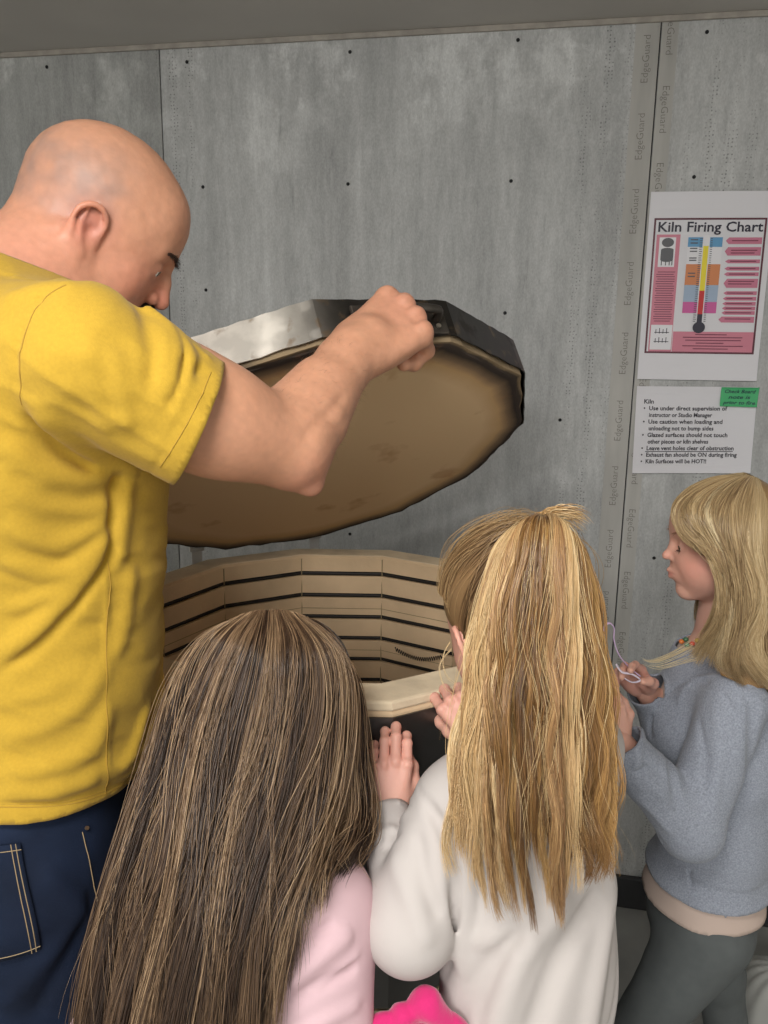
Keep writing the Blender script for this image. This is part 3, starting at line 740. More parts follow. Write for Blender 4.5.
def nails(hand, o, R, parent, m, which=range(5)):
    """small curved nail plates as parts"""
    mx = A3(-1 if hand.mirror else 1, 1, 1)
    for k in which:
        pts, rs = hand.fingers[k] if k < 4 else hand.thumb
        a, b = pts[-2], pts[-1]; d = (b - a) / np.linalg.norm(b - a); side = np.cross(d, A3(0, 0, 1)) if k < 4 else np.cross(d, A3(.75, -.2, .6)); side /= np.linalg.norm(side); up = np.cross(side, d)
        r = rs[-1]; V = []; F = []; nn = 7
        for j in range(5):
            for i in range(nn):
                t = (i / (nn - 1) - .5) * 1.9; q = b + d * (-.008 + .0038 * j * (1 - .18 * abs(t) ** 2)) + (side * math.sin(t) * .82 + up * math.cos(t)) * (r + .0006 - .0004 * (j == 0) - (.0012 if j == 4 else 0))
                V.append(((q * mx) * hand.size) @ R + o)
        for j in range(4):
            for i in range(nn - 1): a_ = j * nn + i; F.append((a_, a_ + 1, a_ + nn + 1, a_ + nn))
        ob = mesh_obj('fingernail', V, F, m, parent, True); s = ob.modifiers.new('s', 'SOLIDIFY'); s.thickness = .0005

# ---- strands of hair as thin tubes
def strands(name, guides, n, m, parent, r=.0005, K=26, jit=.004, layers=(0, .006), wave=(0, 1, 0), clump=0, cols=None, seed=1, center=None, lenvar=.12, taper=True, u_range=(0, 1), frizz=.0, tip=1.0, clumpn=60, density=None, lock=0.0):
    """guides: G x n x 3 (root to tip). Strands are placed between neighbouring guides, lifted off the guide sheet, waved and clumped."""
    rg = np.random.default_rng(seed); G = np.stack([catmull(g, K) for g in guides])            # G,K,3
    u = rg.uniform(u_range[0], u_range[1], n)
    if density is not None: u = np.interp(u, np.linspace(0, 1, len(density)), density)
    x = u * (len(G) - 1); i = np.clip(x.astype(int), 0, len(G) - 2); w = (x - i)
    w = w[:, None, None]
    p0 = G[np.maximum(i - 1, 0)]; p1 = G[i]; p2 = G[i + 1]; p3 = G[np.minimum(i + 2, len(G) - 1)]
    S = .5 * ((2 * p1) + (-p0 + p2) * w + (2 * p0 - 5 * p1 + 4 * p2 - p3) * w * w + (-p0 + 3 * p1 - 3 * p2 + p3) * w ** 3)
    t = np.linspace(0, 1, K)
    T = np.gradient(S, axis=1); T /= np.linalg.norm(T, axis=2)[..., None] + 1e-9
    A = p2 - p1; A = A + 1e-6; A /= np.linalg.norm(A, axis=2)[..., None] + 1e-9
    N = np.cross(T, A); N /= np.linalg.norm(N, axis=2)[..., None] + 1e-9
    c = np.asarray(center if center is not None else G.reshape(-1, 3).mean(0)); sg = np.sign(((S - c) * N).sum(2, keepdims=True)); sg[sg == 0] = 1
    # keep one sign per strand, from the majority
    sg = np.sign(sg.mean(1, keepdims=True) + 1e-6); N = N * sg
    lay = rg.uniform(layers[0], layers[1], n)
    cid = (u * clumpn + rg.normal(0, .35, n)).astype(int); ph = rg.uniform(0, 6.28, 4096)
    amp, freq, ampn = wave
    if amp:
        pc = 2.4 * np.sin(u * 11 + seed) + 1.5 * np.sin(u * 29 + 2 * seed) + .5 * (ph[cid % 4096] - 3.14) * .5; fc = freq * (1 + .10 * np.sin(u * 17 + seed))
        ramp = np.clip(t * 2.2, 0, 1)[None] * (.5 + t[None])
        S = S + A * (amp * np.sin(t[None] * fc[:, None] * 6.28 + pc[:, None] + rg.normal(0, .07, n)[:, None]) * ramp)[..., None]
        S = S + N * ((ampn or amp * .6) * np.sin(t[None] * fc[:, None] * 6.28 + pc[:, None] * 1.7 + 1) * ramp)[..., None]
    lo_ = rg.normal(0, 1, (4096, 3)); S = S + N * (lo_[cid % 4096, 0] * lock)[:, None, None] * np.clip(t * 2, 0, 1)[None, :, None] + A * ((lo_[cid % 4096, 1] * lock * 1.2)[:, None] * np.sin(t[None] * (2.0 + .5 * lo_[cid % 4096, 2])[:, None] + ph[(cid * 3) % 4096][:, None]))[..., None] * np.clip(t * 1.5, 0, 1)[None, :, None]
    if clump:
        # strands of a clump drift together towards the tip
        cu = (cid + .5) / clumpn; cu = np.clip(cu, 0, 1)
        xx = cu * (len(G) - 1); ii = np.clip(xx.astype(int), 0, len(G) - 2); ww = (xx - ii)[:, None, None]
        Cn = G[ii] * (1 - ww) + G[ii + 1] * ww; off = (S - Cn); proj = (off * A).sum(2, keepdims=True) * A
        S = S - proj * (clump * np.clip(t * 1.3, 0, 1))[None, :, None]
    S = S + N * (lay[:, None] * (.35 + .65 * np.sin(np.clip(t * 1.5, 0, 1) * 1.57))[None])[..., None]
    # slow personal drift
    dr = rg.normal(0, jit, (n, 3)); dr2 = rg.normal(0, jit, (n, 3))
    S = S + dr[:, None] * (t * t)[None, :, None] + dr2[:, None] * np.sin(t * 3.14)[None, :, None] * .6
    if frizz:
        k = rg.random(n) < .22; S[k] += (rg.normal(0, frizz, (k.sum(), 1, 3)) * np.sin(t * rg.uniform(4, 14, (k.sum(), 1)) + 1)[..., None] * t[None, :, None])
    L = 1 - lenvar * (.6 * rg.random(n) ** 1.5 + .4 * rg.random(4096)[cid % 4096])
    # resample for length
    tt = t[None] * L[:, None] * (K - 1); ia = np.clip(tt.astype(int), 0, K - 2); fr = (tt - ia)[..., None]
    ar = np.arange(n)[:, None]; S = S[ar, ia] * (1 - fr) + S[ar, ia + 1] * fr
    T = np.gradient(S, axis=1); T /= np.linalg.norm(T, axis=2)[..., None] + 1e-9
    B = np.cross(T, A); B /= np.linalg.norm(B, axis=2)[..., None] + 1e-9; C = np.cross(T, B)
    rad = r * rg.uniform(.7, 1.25, n)[:, None] * (np.clip(1.15 - t ** 4 * tip, .12, 1)[None] if taper else 1)
    V = np.stack([S + rad[..., None] * (math.cos(a) * B + math.sin(a) * C) for a in (0, 2.094, 4.189)], 2).reshape(-1, 3)
    base = (np.arange(n)[:, None] * K + np.arange(K - 1)[None]).reshape(-1, 1) * 3
    F = np.concatenate([np.concatenate([base + j, base + (j + 1) % 3, base + 3 + (j + 1) % 3, base + 3 + j], 1) for j in range(3)])
    if cols is None: cols = [(.2, .12, .05)]
    pal = np.array(cols, float)
    # colour: clump tone plus a personal tone, paler towards the tip when the palette says so
    ck = ph[(cid * 7 + seed) % 4096] / 6.28; s = np.clip(.62 * ck + .38 * rg.random(n), 0, .999)
    y = s * (len(pal) - 1); yi = y.astype(int); yf = (y - yi)[:, None]; cc = pal[yi] * (1 - yf) + pal[np.minimum(yi + 1, len(pal) - 1)] * yf
    col = np.repeat(cc, K * 3, axis=0)
    return mesh_obj(name, V, F, m, parent, True, colors=col)
def hair_mat(name, rough=.33, spec=.55):
    m = mat(name, (.3, .2, .1), rough, spec=spec, attr='col'); return m

def cloth(name, f, cut, lo, hi, h, m, parent, thick=.003, colors=None, mesh=None):
    """an open garment: the surface of f where cut(P) < 0, with a clean edge and real thickness"""
    V, F = polygonize(f, lo, hi, h)
    c = cut(V); keep = (c[F] < 0).all(1); F = F[keep]
    used = np.zeros(len(V), bool); used[F] = True; idx = np.cumsum(used) - 1; V = V[used]; F = idx[F]
    e = np.concatenate([F[:, [i, (i + 1) % 4]] for i in range(4)]); e.sort(1)
    key = e[:, 0].astype(np.int64) * len(V) + e[:, 1]; uq, cn = np.unique(key, return_counts=True)
    b = uq[cn == 1]; bv = np.unique(np.concatenate([b // len(V), b % len(V)]))
    P = V[bv].copy()
    for _ in range(3):
        c0 = cut(P); g = np.stack([(cut(P + d * 1e-3) - c0) / 1e-3 for d in np.eye(3)], 1); g2 = (g * g).sum(1) + 1e-6
        P -= g * (c0 / np.maximum(g2, .2))[:, None]
    ok = np.linalg.norm(P - V[bv], axis=1) < 2.5 * h; V[bv[ok]] = P[ok]
    o = mesh_obj(name, V, F, m, parent, True, colors=None if colors is None else colors(V))
    s = o.modifiers.new('thickness', 'SOLIDIFY'); s.thickness = thick; s.offset = -1
    return o
def sheet_core(name, guides, m, parent, col, back=.003, thick=.008, K=30, G2=40, center=None, ripple=.0):
    """solid under-layer of long hair"""
    G = np.stack([catmull(g, K) for g in guides]); G = np.stack([catmull(G[:, k], G2) for k in range(K)], 1)
    T = np.gradient(G, axis=1); A = np.gradient(G, axis=0); N = np.cross(T, A); N /= np.linalg.norm(N, axis=2)[..., None] + 1e-9
    c = np.asarray(center); s = np.sign(((G - c) * N).sum(2).mean()); N = N * s
    rip = ripple * np.sin(np.arange(G2) * 1.9)[:, None, None] if ripple else 0
    V1 = G - N * back + N * rip; V2 = G - N * (back + thick * np.sin(np.linspace(.35, 2.9, G2))[:, None, None])
    V = np.concatenate([V1.reshape(-1, 3), V2.reshape(-1, 3)]); n = G2 * K; F = []
    for i in range(G2 - 1):
        for k in range(K - 1):
            a = i * K + k; F.append((a, a + 1, a + K + 1, a + K)); F.append((n + a, n + a + K, n + a + K + 1, n + a + 1))
    for i in range(G2 - 1):
        for k in (0, K - 1): a = i * K + k; F.append((a, a + K, n + a + K, n + a))
    for k in range(K - 1):
        for i in (0, G2 - 1): a = i * K + k; F.append((a, a + 1, n + a + 1, n + a))
    return mesh_obj(name, V, np.array(F), m, parent, True, colors=np.tile(np.array(col), (len(V), 1)))
def lerp(a, b, t): return np.asarray(a) * (1 - t) + np.asarray(b) * t
def mixc(base, col, w): return base * (1 - w[:, None]) + np.asarray(col, float) * w[:, None]
def blob(P, c, r): return np.exp(-(np.linalg.norm(P - np.asarray(c), axis=1) / r) ** 2)
def tosh(c): c = np.array(c) / 255.0; return np.where(c < .04045, c / 12.92, ((c + .055) / 1.055) ** 2.4)
def eyes(center, R, s, parent, iris=(.10, .06, .03)):
    m1 = bpy.data.materials.get('eye_white') or mat('eye_white', (.75, .72, .68), .15, coat=.6)
    m2 = bpy.data.materials.get('eye_iris') or mat('eye_iris', iris, .1, coat=.6)
    for sx in (-1, 1):
        mb = MB(); n = 16
        c = np.array([sx * .128, .290, -.007])
        for j in range(n + 1):
            a = math.pi * j / n
            for i in range(n): t = 2 * math.pi * i / n; mb.V.append(tuple(((c + .061 * A3(math.sin(a) * math.cos(t), math.cos(a), math.sin(a) * math.sin(t))) * s) @ R + center))
        for j in range(n):
            for i in range(n): mb.F.append((j * n + i, j * n + (i + 1) % n, (j + 1) * n + (i + 1) % n, (j + 1) * n + i)); mb.M.append(1 if j < 3 else 0)
        mb.build('eyeball', m1, parent, True, mats=[m1, m2])
def short_hairs(name, f, pts, dirs, L, r, m, parent, col, seed=3, bend=.3):
    """brow, lash, moustache or arm hairs: n x 3 roots and directions"""
    rg = np.random.default_rng(seed); n = len(pts); K = 5; t = np.linspace(0, 1, K)
    d = dirs + rg.normal(0, bend, dirs.shape); d /= np.linalg.norm(d, axis=1)[:, None]
    Ls = L * rg.uniform(.6, 1.1, n); S = pts[:, None] + d[:, None] * (t[None, :, None] * Ls[:, None, None]) + np.array([0, 0, -1.0]) * (.25 * Ls[:, None, None] * (t ** 2)[None, :, None])
    B = np.cross(d, [0.3, .5, .8]); B /= np.linalg.norm(B, axis=1)[:, None]; C = np.cross(d, B)
    rad = r * np.clip(1.1 - t, .15, 1)
    V = np.stack([S + rad[None, :, None] * (math.cos(a) * B + math.sin(a) * C)[:, None] for a in (0, 2.094, 4.189)], 2).reshape(-1, 3)
    base = (np.arange(n)[:, None] * K + np.arange(K - 1)[None]).reshape(-1, 1) * 3
    F = np.concatenate([np.concatenate([base + j, base + (j + 1) % 3, base + 3 + (j + 1) % 3, base + 3 + j], 1) for j in range(3)])
    return mesh_obj(name, V, F, m, parent, True, colors=np.tile(np.array(col, float), (len(V), 1)))
def project(P, f, it=6, off=0.0):
    P = P.copy()
    for _ in range(it):
        c0 = f(P); g = np.stack([(f(P + d * 5e-4) - c0) / 5e-4 for d in np.eye(3)], 1); P -= g * ((c0 - off) / ((g * g).sum(1) + 1e-6))[:, None]
    return P
def normals(P, f):
    c0 = f(P); g = np.stack([(f(P + d * 5e-4) - c0) for d in np.eye(3)], 1); return g / (np.linalg.norm(g, axis=1)[:, None] + 1e-12)

def hit(px_, py_, f, y0=.3, y1=1.8, n=500):
    """first point of a surface met on the sight line through a photo point"""
    o = np.array([0, 0, CAMZ]); d = W(px_, py_, 1.0) - o; Y = np.linspace(y0, y1, n); P = o + d * Y[:, None]
    v = f(P); k = np.where(v < 0)[0]
    if not len(k): return o + d * Y[np.argmin(v)]
    i = k[0]; a, b = Y[max(i - 1, 0)], Y[i]
    for _ in range(12):
        m_ = (a + b) / 2
        if f((o + d * m_)[None])[0] < 0: b = m_
        else: a = m_
    return o + d * b
def hits(pts, f): return [hit(p[0], p[1], f) for p in pts]
# ------------------------------------------------------------------ the man
M_SKIN = mat('skin', (.6, .33, .24), .48, spec=.4, attr='col', sss=.12, bump=(260, .12, .0015))
M_HAIR = hair_mat('hair')
M_NAIL = mat('nail', (.66, .38, .32), .3)
if True:
    man = empty('person', (-.43, .88, 0), 'bald man in a yellow t-shirt and dark jeans holding up the kiln lid', 'person')
    R2 = A3(.57, -.82, 0); FW = A3(.82, .57, 0); UP = A3(0, 0, 1); RB = np.array([R2, FW, UP])
    C = A3(-.462, .885, 0)
    def TP(r, f, z): return C + R2 * r + FW * f + UP * z
    hc = W(101, 231, .98); hs = .224; HR = frame(dirv(70, -35), roll=math.radians(-3))
    head = placed(head_sdf(False), hc, HR, hs)
    nb = W(22, 312, .90)
    sh_r = W(84, 352, .75); el = W(290, 448, .865); wr = W(374, 348, 1.025)
    sh_l = TP(-.20, .02, 1.45); el_l = A3(-.64, 1.13, 1.2); wr_l = A3(-.592, 1.255, 1.02)
    def hl(x, y, z): return (A3(x, y, z) * hs) @ HR + hc
    def torso(P, g=0.0):
        d = s_ell(P, TP(0, .012, 1.33), (.20 + g, .138 + g, .20 + g), RB)
        d = smin(d, s_ell(P, TP(0, .035, 1.08), (.180 + g, .145 + g, .24 + g), RB), .08)
        d = smin(d, s_ell(P, TP(0, .0, .90), (.18 + g, .138 + g, .17 + g), RB), .08)
        d = smin(d, s_cap(P, TP(-.15, .0, 1.41), TP(.13, .0, 1.40), .070 + g, .070 + g), .06)
        d = smin(d, s_cap(P, nb - A3(0, 0, .05), lerp(sh_r, TP(.1, 0, 1.45), .4), .062 + g, .055 + g), .04)
        return d
    def neck(P): return s_union([s_cap(P, hl(0, -.10, -.18), nb + A3(-.01, 0, -.03), .064, .082), s_cap(P, hl(0, .05, -.26), nb + FW * .04 - A3(0, 0, .05), .05, .07), s_cap(P, hl(0, -.16, -.10), nb + A3(-.02, -.01, .0), .052, .068)], .02)
    hd = A3(.62, .50, .45); hz = A3(-.05, -.78, .60)
    hy = hd / np.linalg.norm(hd); hx = np.cross(hy, hz); hx /= np.linalg.norm(hx); hz = np.cross(hx, hy); HH = np.array([hx, hy, hz])
    hand_r = hand_sdf(((1.25, 1.5, .9),) * 4, spread=.05, thumb=(1, 1), size=1.06, mirror=True, thick=1.22)
    GRIP = LID(A0 + .033, .0, .028); hand_o = GRIP - (A3(0, .070, -.030) * 1.06) @ HH; hand_o = hand_o + A3(-.020, -.004, -.042); wr = hand_o - hy * .004
    def arm(P):
        d = s_cap(P, sh_r, lerp(sh_r, el, .55) - UP * .006, .060, .052)
        d = smin(d, s_cap(P, lerp(sh_r, el, .45) - UP * .006, el, .052, .045), .03)
        d = smin(d, s_ell(P, lerp(sh_r, el, .62) + A3(.0, -.01, -.008), (.075, .043, .045), frame(el - sh_r)[[1, 0, 2]]), .03)
        d = smin(d, s_cap(P, W(302, 464, .87), W(311, 484, .868), .024, .014), .016)          # point of the elbow
        d = smin(d, s_chain(P, [el, lerp(el, wr, .30), lerp(el, wr, .62), wr], [.038, .045, .038, .031]), .018)
        d = smin(d, s_cap(P, lerp(el, wr, .12) + A3(-.012, -.004, .012), lerp(el, wr, .55) + A3(-.008, -.004, .006), .038, .032), .02)
        d = smin(d, s_cap(P, lerp(el, wr, .9), hand_o + hy * .03, .031, .030), .015)
        # forearm muscle relief
        d = d + folds(P, [([W(300, 440, .82), W(322, 420, .845), W(345, 392, .90)], .006, .0022), ([W(318, 468, .825), W(338, 440, .85), W(352, 412, .89)], .005, .0018), ([W(285, 420, .80), W(300, 404, .82), W(312, 400, .84)], .007, .003)])
        return d
    HANDF = placed(hand_r, hand_o, HH, 1)
    def armhand(P): return smin(arm(P), HANDF(P) + .0006 * vnoise(P, .012, 3), .012)
    hand_l = placed(hand_sdf((.5, .5, .5, .5), size=1.0, mirror=False), wr_l, frame(A3(.75, .2, -.25), (0, 0, 1)), 1)
    def arm_l(P): return smin(s_chain(P, [sh_l, el_l, wr_l], [.062, .046, .032], .02), hand_l(P), .015)
    feet = [(TP(.10, .0, 0), TP(.105, .0, .86)), (TP(-.12, .05, 0), TP(-.105, .0, .86))]
    def legs(P, g=0.0):
        d = None
        for a, b in feet:
            e = s_chain(P, [b, lerp(a, b, .52) + FW * .02, a + UP * .09], [.092 + g, .060 + g, .042 + g], .03); d = e if d is None else smin(d, e, .02)
        return d
    def body(P):
        d = smin(torso(P, -.012), legs(P, -.004), .06); d = smin(d, arm_l(P), .03)
        d = smin(d, s_cap(P, sh_r, lerp(sh_r, el, .5), .056, .050), .04)
        for a, b in feet: d = smin(d, s_cap(P, a + A3(0, 0, .045), a + FW * .15 + A3(0, 0, .03), .04, .03), .02)
        return smin(d, neck(P), .04)
    headneck = lambda P: smin(head(P), neck(P), .025)
    neckcut = lambda P: -(P @ A3(.1, .1, .98) - (nb - A3(0, 0, .06)) @ A3(.1, .1, .98))
    parts = [polygonize(lambda P: np.maximum(headneck(P) + .00035 * vnoise(P, .007, 1), neckcut(P)), hc - A3(.25, .2, .25), hc + .20, .0024)]
    ad_ = (el - sh_r) / np.linalg.norm(el - sh_r); ac = lerp(sh_r, el, .35)
    parts.append(polygonize(lambda P: np.maximum(armhand(P), -((P - ac) @ ad_)), A3(-.28, .66, 1.15), A3(.20, 1.22, 1.60), .0024))
    parts.append(polygonize(lambda P: np.maximum(body(P), -neckcut(P) - .02), A3(-.85, .45, -.01), A3(-.05, 1.42, 1.62), .006))
    V, F = merge(parts)
    L = ((V - hc) @ HR.T) / hs
    base = tosh((202, 148, 118)); c = np.tile(base, (len(V), 1))
    inhead = (np.linalg.norm(V - hc, axis=1) < .2)
    ear_c = np.array([.365, -.04, -.04])
    stub = np.clip((.20 - np.abs(L[:, 1] + .10)) / .16, 0, 1) * np.clip((L[:, 2] + .12) / .1, 0, 1) * np.clip((.42 - L[:, 2]) / .2, 0, 1) * inhead
    back = np.clip((-L[:, 1] - .12) / .12, 0, 1) * np.clip((L[:, 2] + .15) / .1, 0, 1) * np.clip((.36 - L[:, 2]) / .2, 0, 1) * inhead
    w = np.clip(stub + back, 0, 1) * (.6 + .35 * vnoise(V, .012, 4)); c = mixc(c, tosh((150, 124, 112)), np.clip(w, 0, .85) * (np.abs(L[:, 0]) < .37))
    S = np.abs(L[:, 0]); Sm = np.stack([S, L[:, 1], L[:, 2]], 1)
    c = mixc(c, tosh((205, 120, 105)), .65 * blob(Sm, (.38, -.03, -.03), .11) * inhead)
    c = mixc(c, tosh((200, 118, 100)), .6 * blob(Sm, (.02, .43, -.12), .09) * inhead)
    c = mixc(c, tosh((208, 128, 106)), .5 * blob(Sm, (.18, .26, -.13), .15) * inhead)
    c = mixc(c, tosh((150, 95, 85)), .35 * blob(Sm, (.135, .33, -.03), .06) * inhead)
    c = mixc(c, tosh((208, 140, 120)), .5 * blob(V, nb + A3(.02, -.05, .04), .10))
    c = mixc(c, tosh((205, 140, 122)), .45 * np.clip(1 - np.linalg.norm(V - W(312, 482, .85), axis=1) / .05, 0, 1))
    c = mixc(c, tosh((206, 142, 120)), .5 * blob(V, hand_o + hy * .1, .05))
    c *= (1 + .05 * vnoise(V, .03, 5) + .06 * vnoise(V, .006, 6) + .04 * vnoise(V, .003, 7))[:, None]
    bodyo = mesh_obj('body', V, F, M_SKIN, man, True, colors=c)
    eyes(hc, HR, hs, man)
    # brows, lashes, moustache and goatee, hair on the forearm
    rg = np.random.default_rng(5)
    def headpts(n, fn, off=0.0):
        Q = np.array([fn(rg.random(), rg.random(), 1 if i % 2 else -1) for i in range(n)]); Wd = (Q * hs) @ HR + hc; return project(Wd, head, 5, off)
    def hdir(x, y, z): return (A3(x, y, z)) @ HR
    for sgn in (-1, 1):
        p = headpts(210, lambda a, b, s: (sgn * (.05 + .17 * a), .42 - .06 * a, .075 + .022 * math.sin(a * 2.6) + .020 * b)); sd = np.full(len(p), float(sgn))
        short_hairs('eyebrow', head, p, np.stack([hdir(s * .8, .45, .12) for s in sd]), .011, .00022, M_HAIR, man, (.03, .022, .018), bend=.25)
    p = headpts(1500, lambda a, b, s: (s * .12 * a ** .8, .42, -.185 - .055 * b - .05 * a)); sd = np.sign(((p - hc) @ HR.T)[:, 0])
    short_hairs('moustache', head, p, np.stack([hdir(s * .35, .55, -.8) for s in sd]), .015, .0003, M_HAIR, man, (.02, .017, .016), bend=.3)
    p = headpts(1500, lambda a, b, s: (s * .11 * a, .40, -.31 - .13 * b)); short_hairs('goatee', head, p, np.tile(hdir(0, .5, -.85), (len(p), 1)), .016, .0003, M_HAIR, man, (.025, .02, .018), bend=.35)
    t_ = rg.random(420); th_ = rg.uniform(0, 6.28, 420); e1 = frame(wr - el); Q = np.array([lerp(el, wr, .05 + .9 * a) for a in t_]) + .045 * (np.cos(th_)[:, None] * e1[0] + np.sin(th_)[:, None] * e1[2])
    Q = project(Q, armhand, 6); nn = normals(Q, armhand); dd = nn * .55 + (wr - el) / np.linalg.norm(wr - el) * .6 + A3(0, 0, -.4)
    short_hairs('arm_hair', head, Q, dd, .010, .00009, M_HAIR, man, (.25, .14, .08), bend=.25)
    # ---- t-shirt
    M_SHIRT = mat('yellow_cotton', (.49, .305, .035), .9, spec=.15, noise=(300, .05, 3), bump=(900, .25, .0008), sheen=.1)
    se = lerp(sh_r, el, .44) + A3(.0, 0, .0); sdir = (W(236, 385, .80) - W(110, 335, .75)); sdir = A3(.87, .28, -.42); sdir /= np.linalg.norm(sdir)
    SE = W(197, 424, .785)                        # centre of the sleeve opening
    hemz = lambda P: .966 - .02 * ((P - C) @ FW) / .15
    def px(*l): return [W(*q) for q in l]
    FLP = [ # folds traced on the near side of the shirt: fans from the armpit, sleeve creases, waist drapes
        ([(30, 395, .70), (60, 430, .68), (100, 455, .69), (140, 470, .73)], .010, .010), ([(25, 412, .69), (60, 447, .68), (95, 470, .69)], .007, -.007),
        ([(0, 440, .68), (40, 470, .665), (80, 480, .67), (112, 478, .70)], .010, .007), ([(0, 480, .67), (40, 505, .66), (85, 510, .665), (115, 500, .69)], .009, .006),
        ([(0, 520, .67), (45, 545, .655), (85, 535, .665), (112, 512, .69)], .009, .007), ([(0, 560, .66), (50, 575, .65), (88, 555, .665), (118, 520, .70)], .008, .006),
        ([(0, 655, .66), (40, 625, .65), (75, 585, .66), (112, 535, .69)], .009, .010), ([(0, 672, .66), (45, 640, .65), (82, 595, .66), (114, 548, .69)], .006, -.006),
        ([(0, 610, .66), (40, 600, .65), (80, 570, .66), (112, 530, .69)], .008, .005),
        ([(118, 470, .72), (112, 520, .71), (108, 560, .70)], .007, -.009), ([(128, 480, .76), (124, 520, .74), (118, 575, .72)], .010, .006),
        ([(0, 770, .67), (50, 768, .66), (95, 745, .68), (108, 700, .69)], .010, .007), ([(0, 790, .67), (55, 790, .66), (100, 775, .68)], .009, .008), ([(0, 803, .67), (60, 803, .66), (110, 788, .69), (150, 765, .80)], .006, -.004),
        ([(0, 735, .66), (45, 728, .65), (85, 700, .67), (104, 660, .68)], .012, .005), ([(118, 770, .71), (135, 745, .75), (150, 700, .80)], .008, .006), ([(112, 660, .69), (125, 620, .72), (132, 560, .76)], .010, .006),
        # sleeve creases
        ([(108, 268, .74), (135, 300, .71), (150, 340, .70), (150, 400, .70)], .008, -.004), ([(128, 285, .75), (160, 318, .71), (168, 352, .71), (160, 400, .71)], .007, .006),
        ([(146, 303, .76), (172, 332, .73), (176, 362, .72), (165, 400, .72)], .006, .007), ([(163, 320, .77), (187, 345, .74), (190, 372, .735), (172, 425, .73)], .006, .006),
        ([(138, 295, .76), (165, 327, .72), (171, 357, .715), (162, 400, .715)], .004, -.004), ([(155, 312, .765), (180, 338, .73), (183, 367, .73), (168, 410, .725)], .004, -.004),
        ([(110, 350, .70), (120, 390, .69), (128, 430, .69)], .008, .005), ([(85, 340, .68), (95, 390, .67), (112, 435, .68)], .010, .004),
        ([(175, 330, .78), (200, 350, .77), (212, 362, .78)], .004, .003),
        ([(60, 275, .78), (40, 300, .74), (20, 330, .72), (18, 390, .70)], .0035, -.003),        # shoulder seam
        ([(0, 300, .73), (40, 290, .74), (80, 285, .76)], .012, .004),
        ([(106, 560, .70), (106, 640, .68), (107, 720, .685), (106, 800, .70)], .003, .0035)]      # side seam
    def sleeve(P): return s_chain(P, [sh_r + A3(.0, .0, -.005), lerp(sh_r, SE, .55), SE, SE + sdir * .06], [.068, .060, .059, .061], .02)
    unit_c = A3(.30, .12, .94) / np.linalg.norm(A3(.30, .12, .94))
    def shirt0(P):
        d = smin(torso(P, .004), s_cap(P, sh_l, lerp(sh_l, el_l, .6), .078, .07), .05)
        d = smin(d, sleeve(P), .030)
        # front drape hanging from chest and belly
        d = smin(d, s_cap(P, TP(.07, .100, 1.30), TP(.07, .076, 1.04), .094, .080), .06)
        d = smin(d, s_cap(P, nb - A3(0, 0, .02) + A3(-.04, -.01, 0), nb - A3(0, 0, .06) + A3(.03, 0, 0), .092, .092), .05)
        return d
    FL = [(hits(l, shirt0), w_, h_) for l, w_, h_ in FLP]
    def shirt(P):
        d = shirt0(P); q = P; n1 = vnoise(q * np.array([1, 1, 2.2]), .085, 11); n2 = vnoise(q * np.array([1, 1, 2.6]), .04, 12)
        n3 = 1 - np.abs(vnoise(q @ np.array([[.8, 0, .6], [0, 1, 0], [-.6, 0, .8]]) * np.array([1, 1, 3.2]), .05, 13)); d = d - .0030 * n1 - .0016 * n2 - .0030 * (n3 - .6)
        d = d - folds(P, FL)
        lowz = P[:, 2] - hemz(P); d = d + .0012 * np.exp(-((lowz - .022) / .0028) ** 2)
        cc_ = (P - W(40, 268, .86)) @ unit_c; d = d - .0014 * ((cc_ > -.020) & (cc_ < .01)) * (np.linalg.norm(P - nb, axis=1) < .13)
        sl = (P - SE) @ sdir; d = d + .0012 * np.exp(-((sl + .024) / .0026) ** 2) * (np.linalg.norm(P - SE, axis=1) < .1)
        return d
    def shirtcut(P):
        c_ = np.maximum(hemz(P) - P[:, 2], np.minimum((P - SE) @ sdir, np.minimum(.15 - np.linalg.norm(P - SE, axis=1), .092 - np.linalg.norm((P - SE) - ((P - SE) @ sdir)[:, None] * sdir, axis=1))))
        # collar
        cn = A3(.30, .12, .94); cn /= np.linalg.norm(cn); c_ = np.maximum(c_, np.minimum((P - W(40, 268, .86)) @ cn, .14 - np.linalg.norm(P - (nb + A3(0, 0, .03)), axis=1)))
        el2 = lerp(sh_l, el_l, .6); d2 = el_l - sh_l; d2 = d2 / np.linalg.norm(d2); return np.maximum(c_, np.minimum((P - el2) @ d2, .13 - np.linalg.norm(P - el2, axis=1)))
    cloth('t_shirt', shirt, shirtcut, A3(-.85, .48, .80), A3(-.02, 1.30, 1.66), .0034, M_SHIRT, man, .0025)
    M_SEW = mat('yellow_thread', (.40, .24, .03), .9)
    for nm, l in (('hem_stitching', [(-30, 806), (0, 807), (40, 807), (75, 803), (105, 794), (125, 783), (140, 772)]), ('hem_stitching', [(-30, 803), (0, 804), (40, 804), (75, 800), (105, 791), (125, 780), (140, 769)]),
                  ('sleeve_stitching', [(211, 372), (200, 398), (187, 424), (172, 449), (160, 467)]), ('side_seam', [(108, 560), (107, 620), (107, 680), (107, 740), (106, 795)]), ('shoulder_seam', [(66, 285), (40, 305), (25, 335), (20, 375), (22, 405)])):
        q = project(catmull(hits(l, shirt), 40), shirt, 6, .0002); MB().tube(q, .00055, 5).build(nm, M_SEW, man)
    # ---- jeans
    M_DEN = mat('denim', (.007, .013, .031), .85, spec=.2, noise=(9, .45, 5), bump=(500, .3, .001))
    M_THREAD = mat('thread', (.30, .22, .12), .8)
    def jeans0(P): return smin(torso(P, -.008), legs(P, .010), .05)
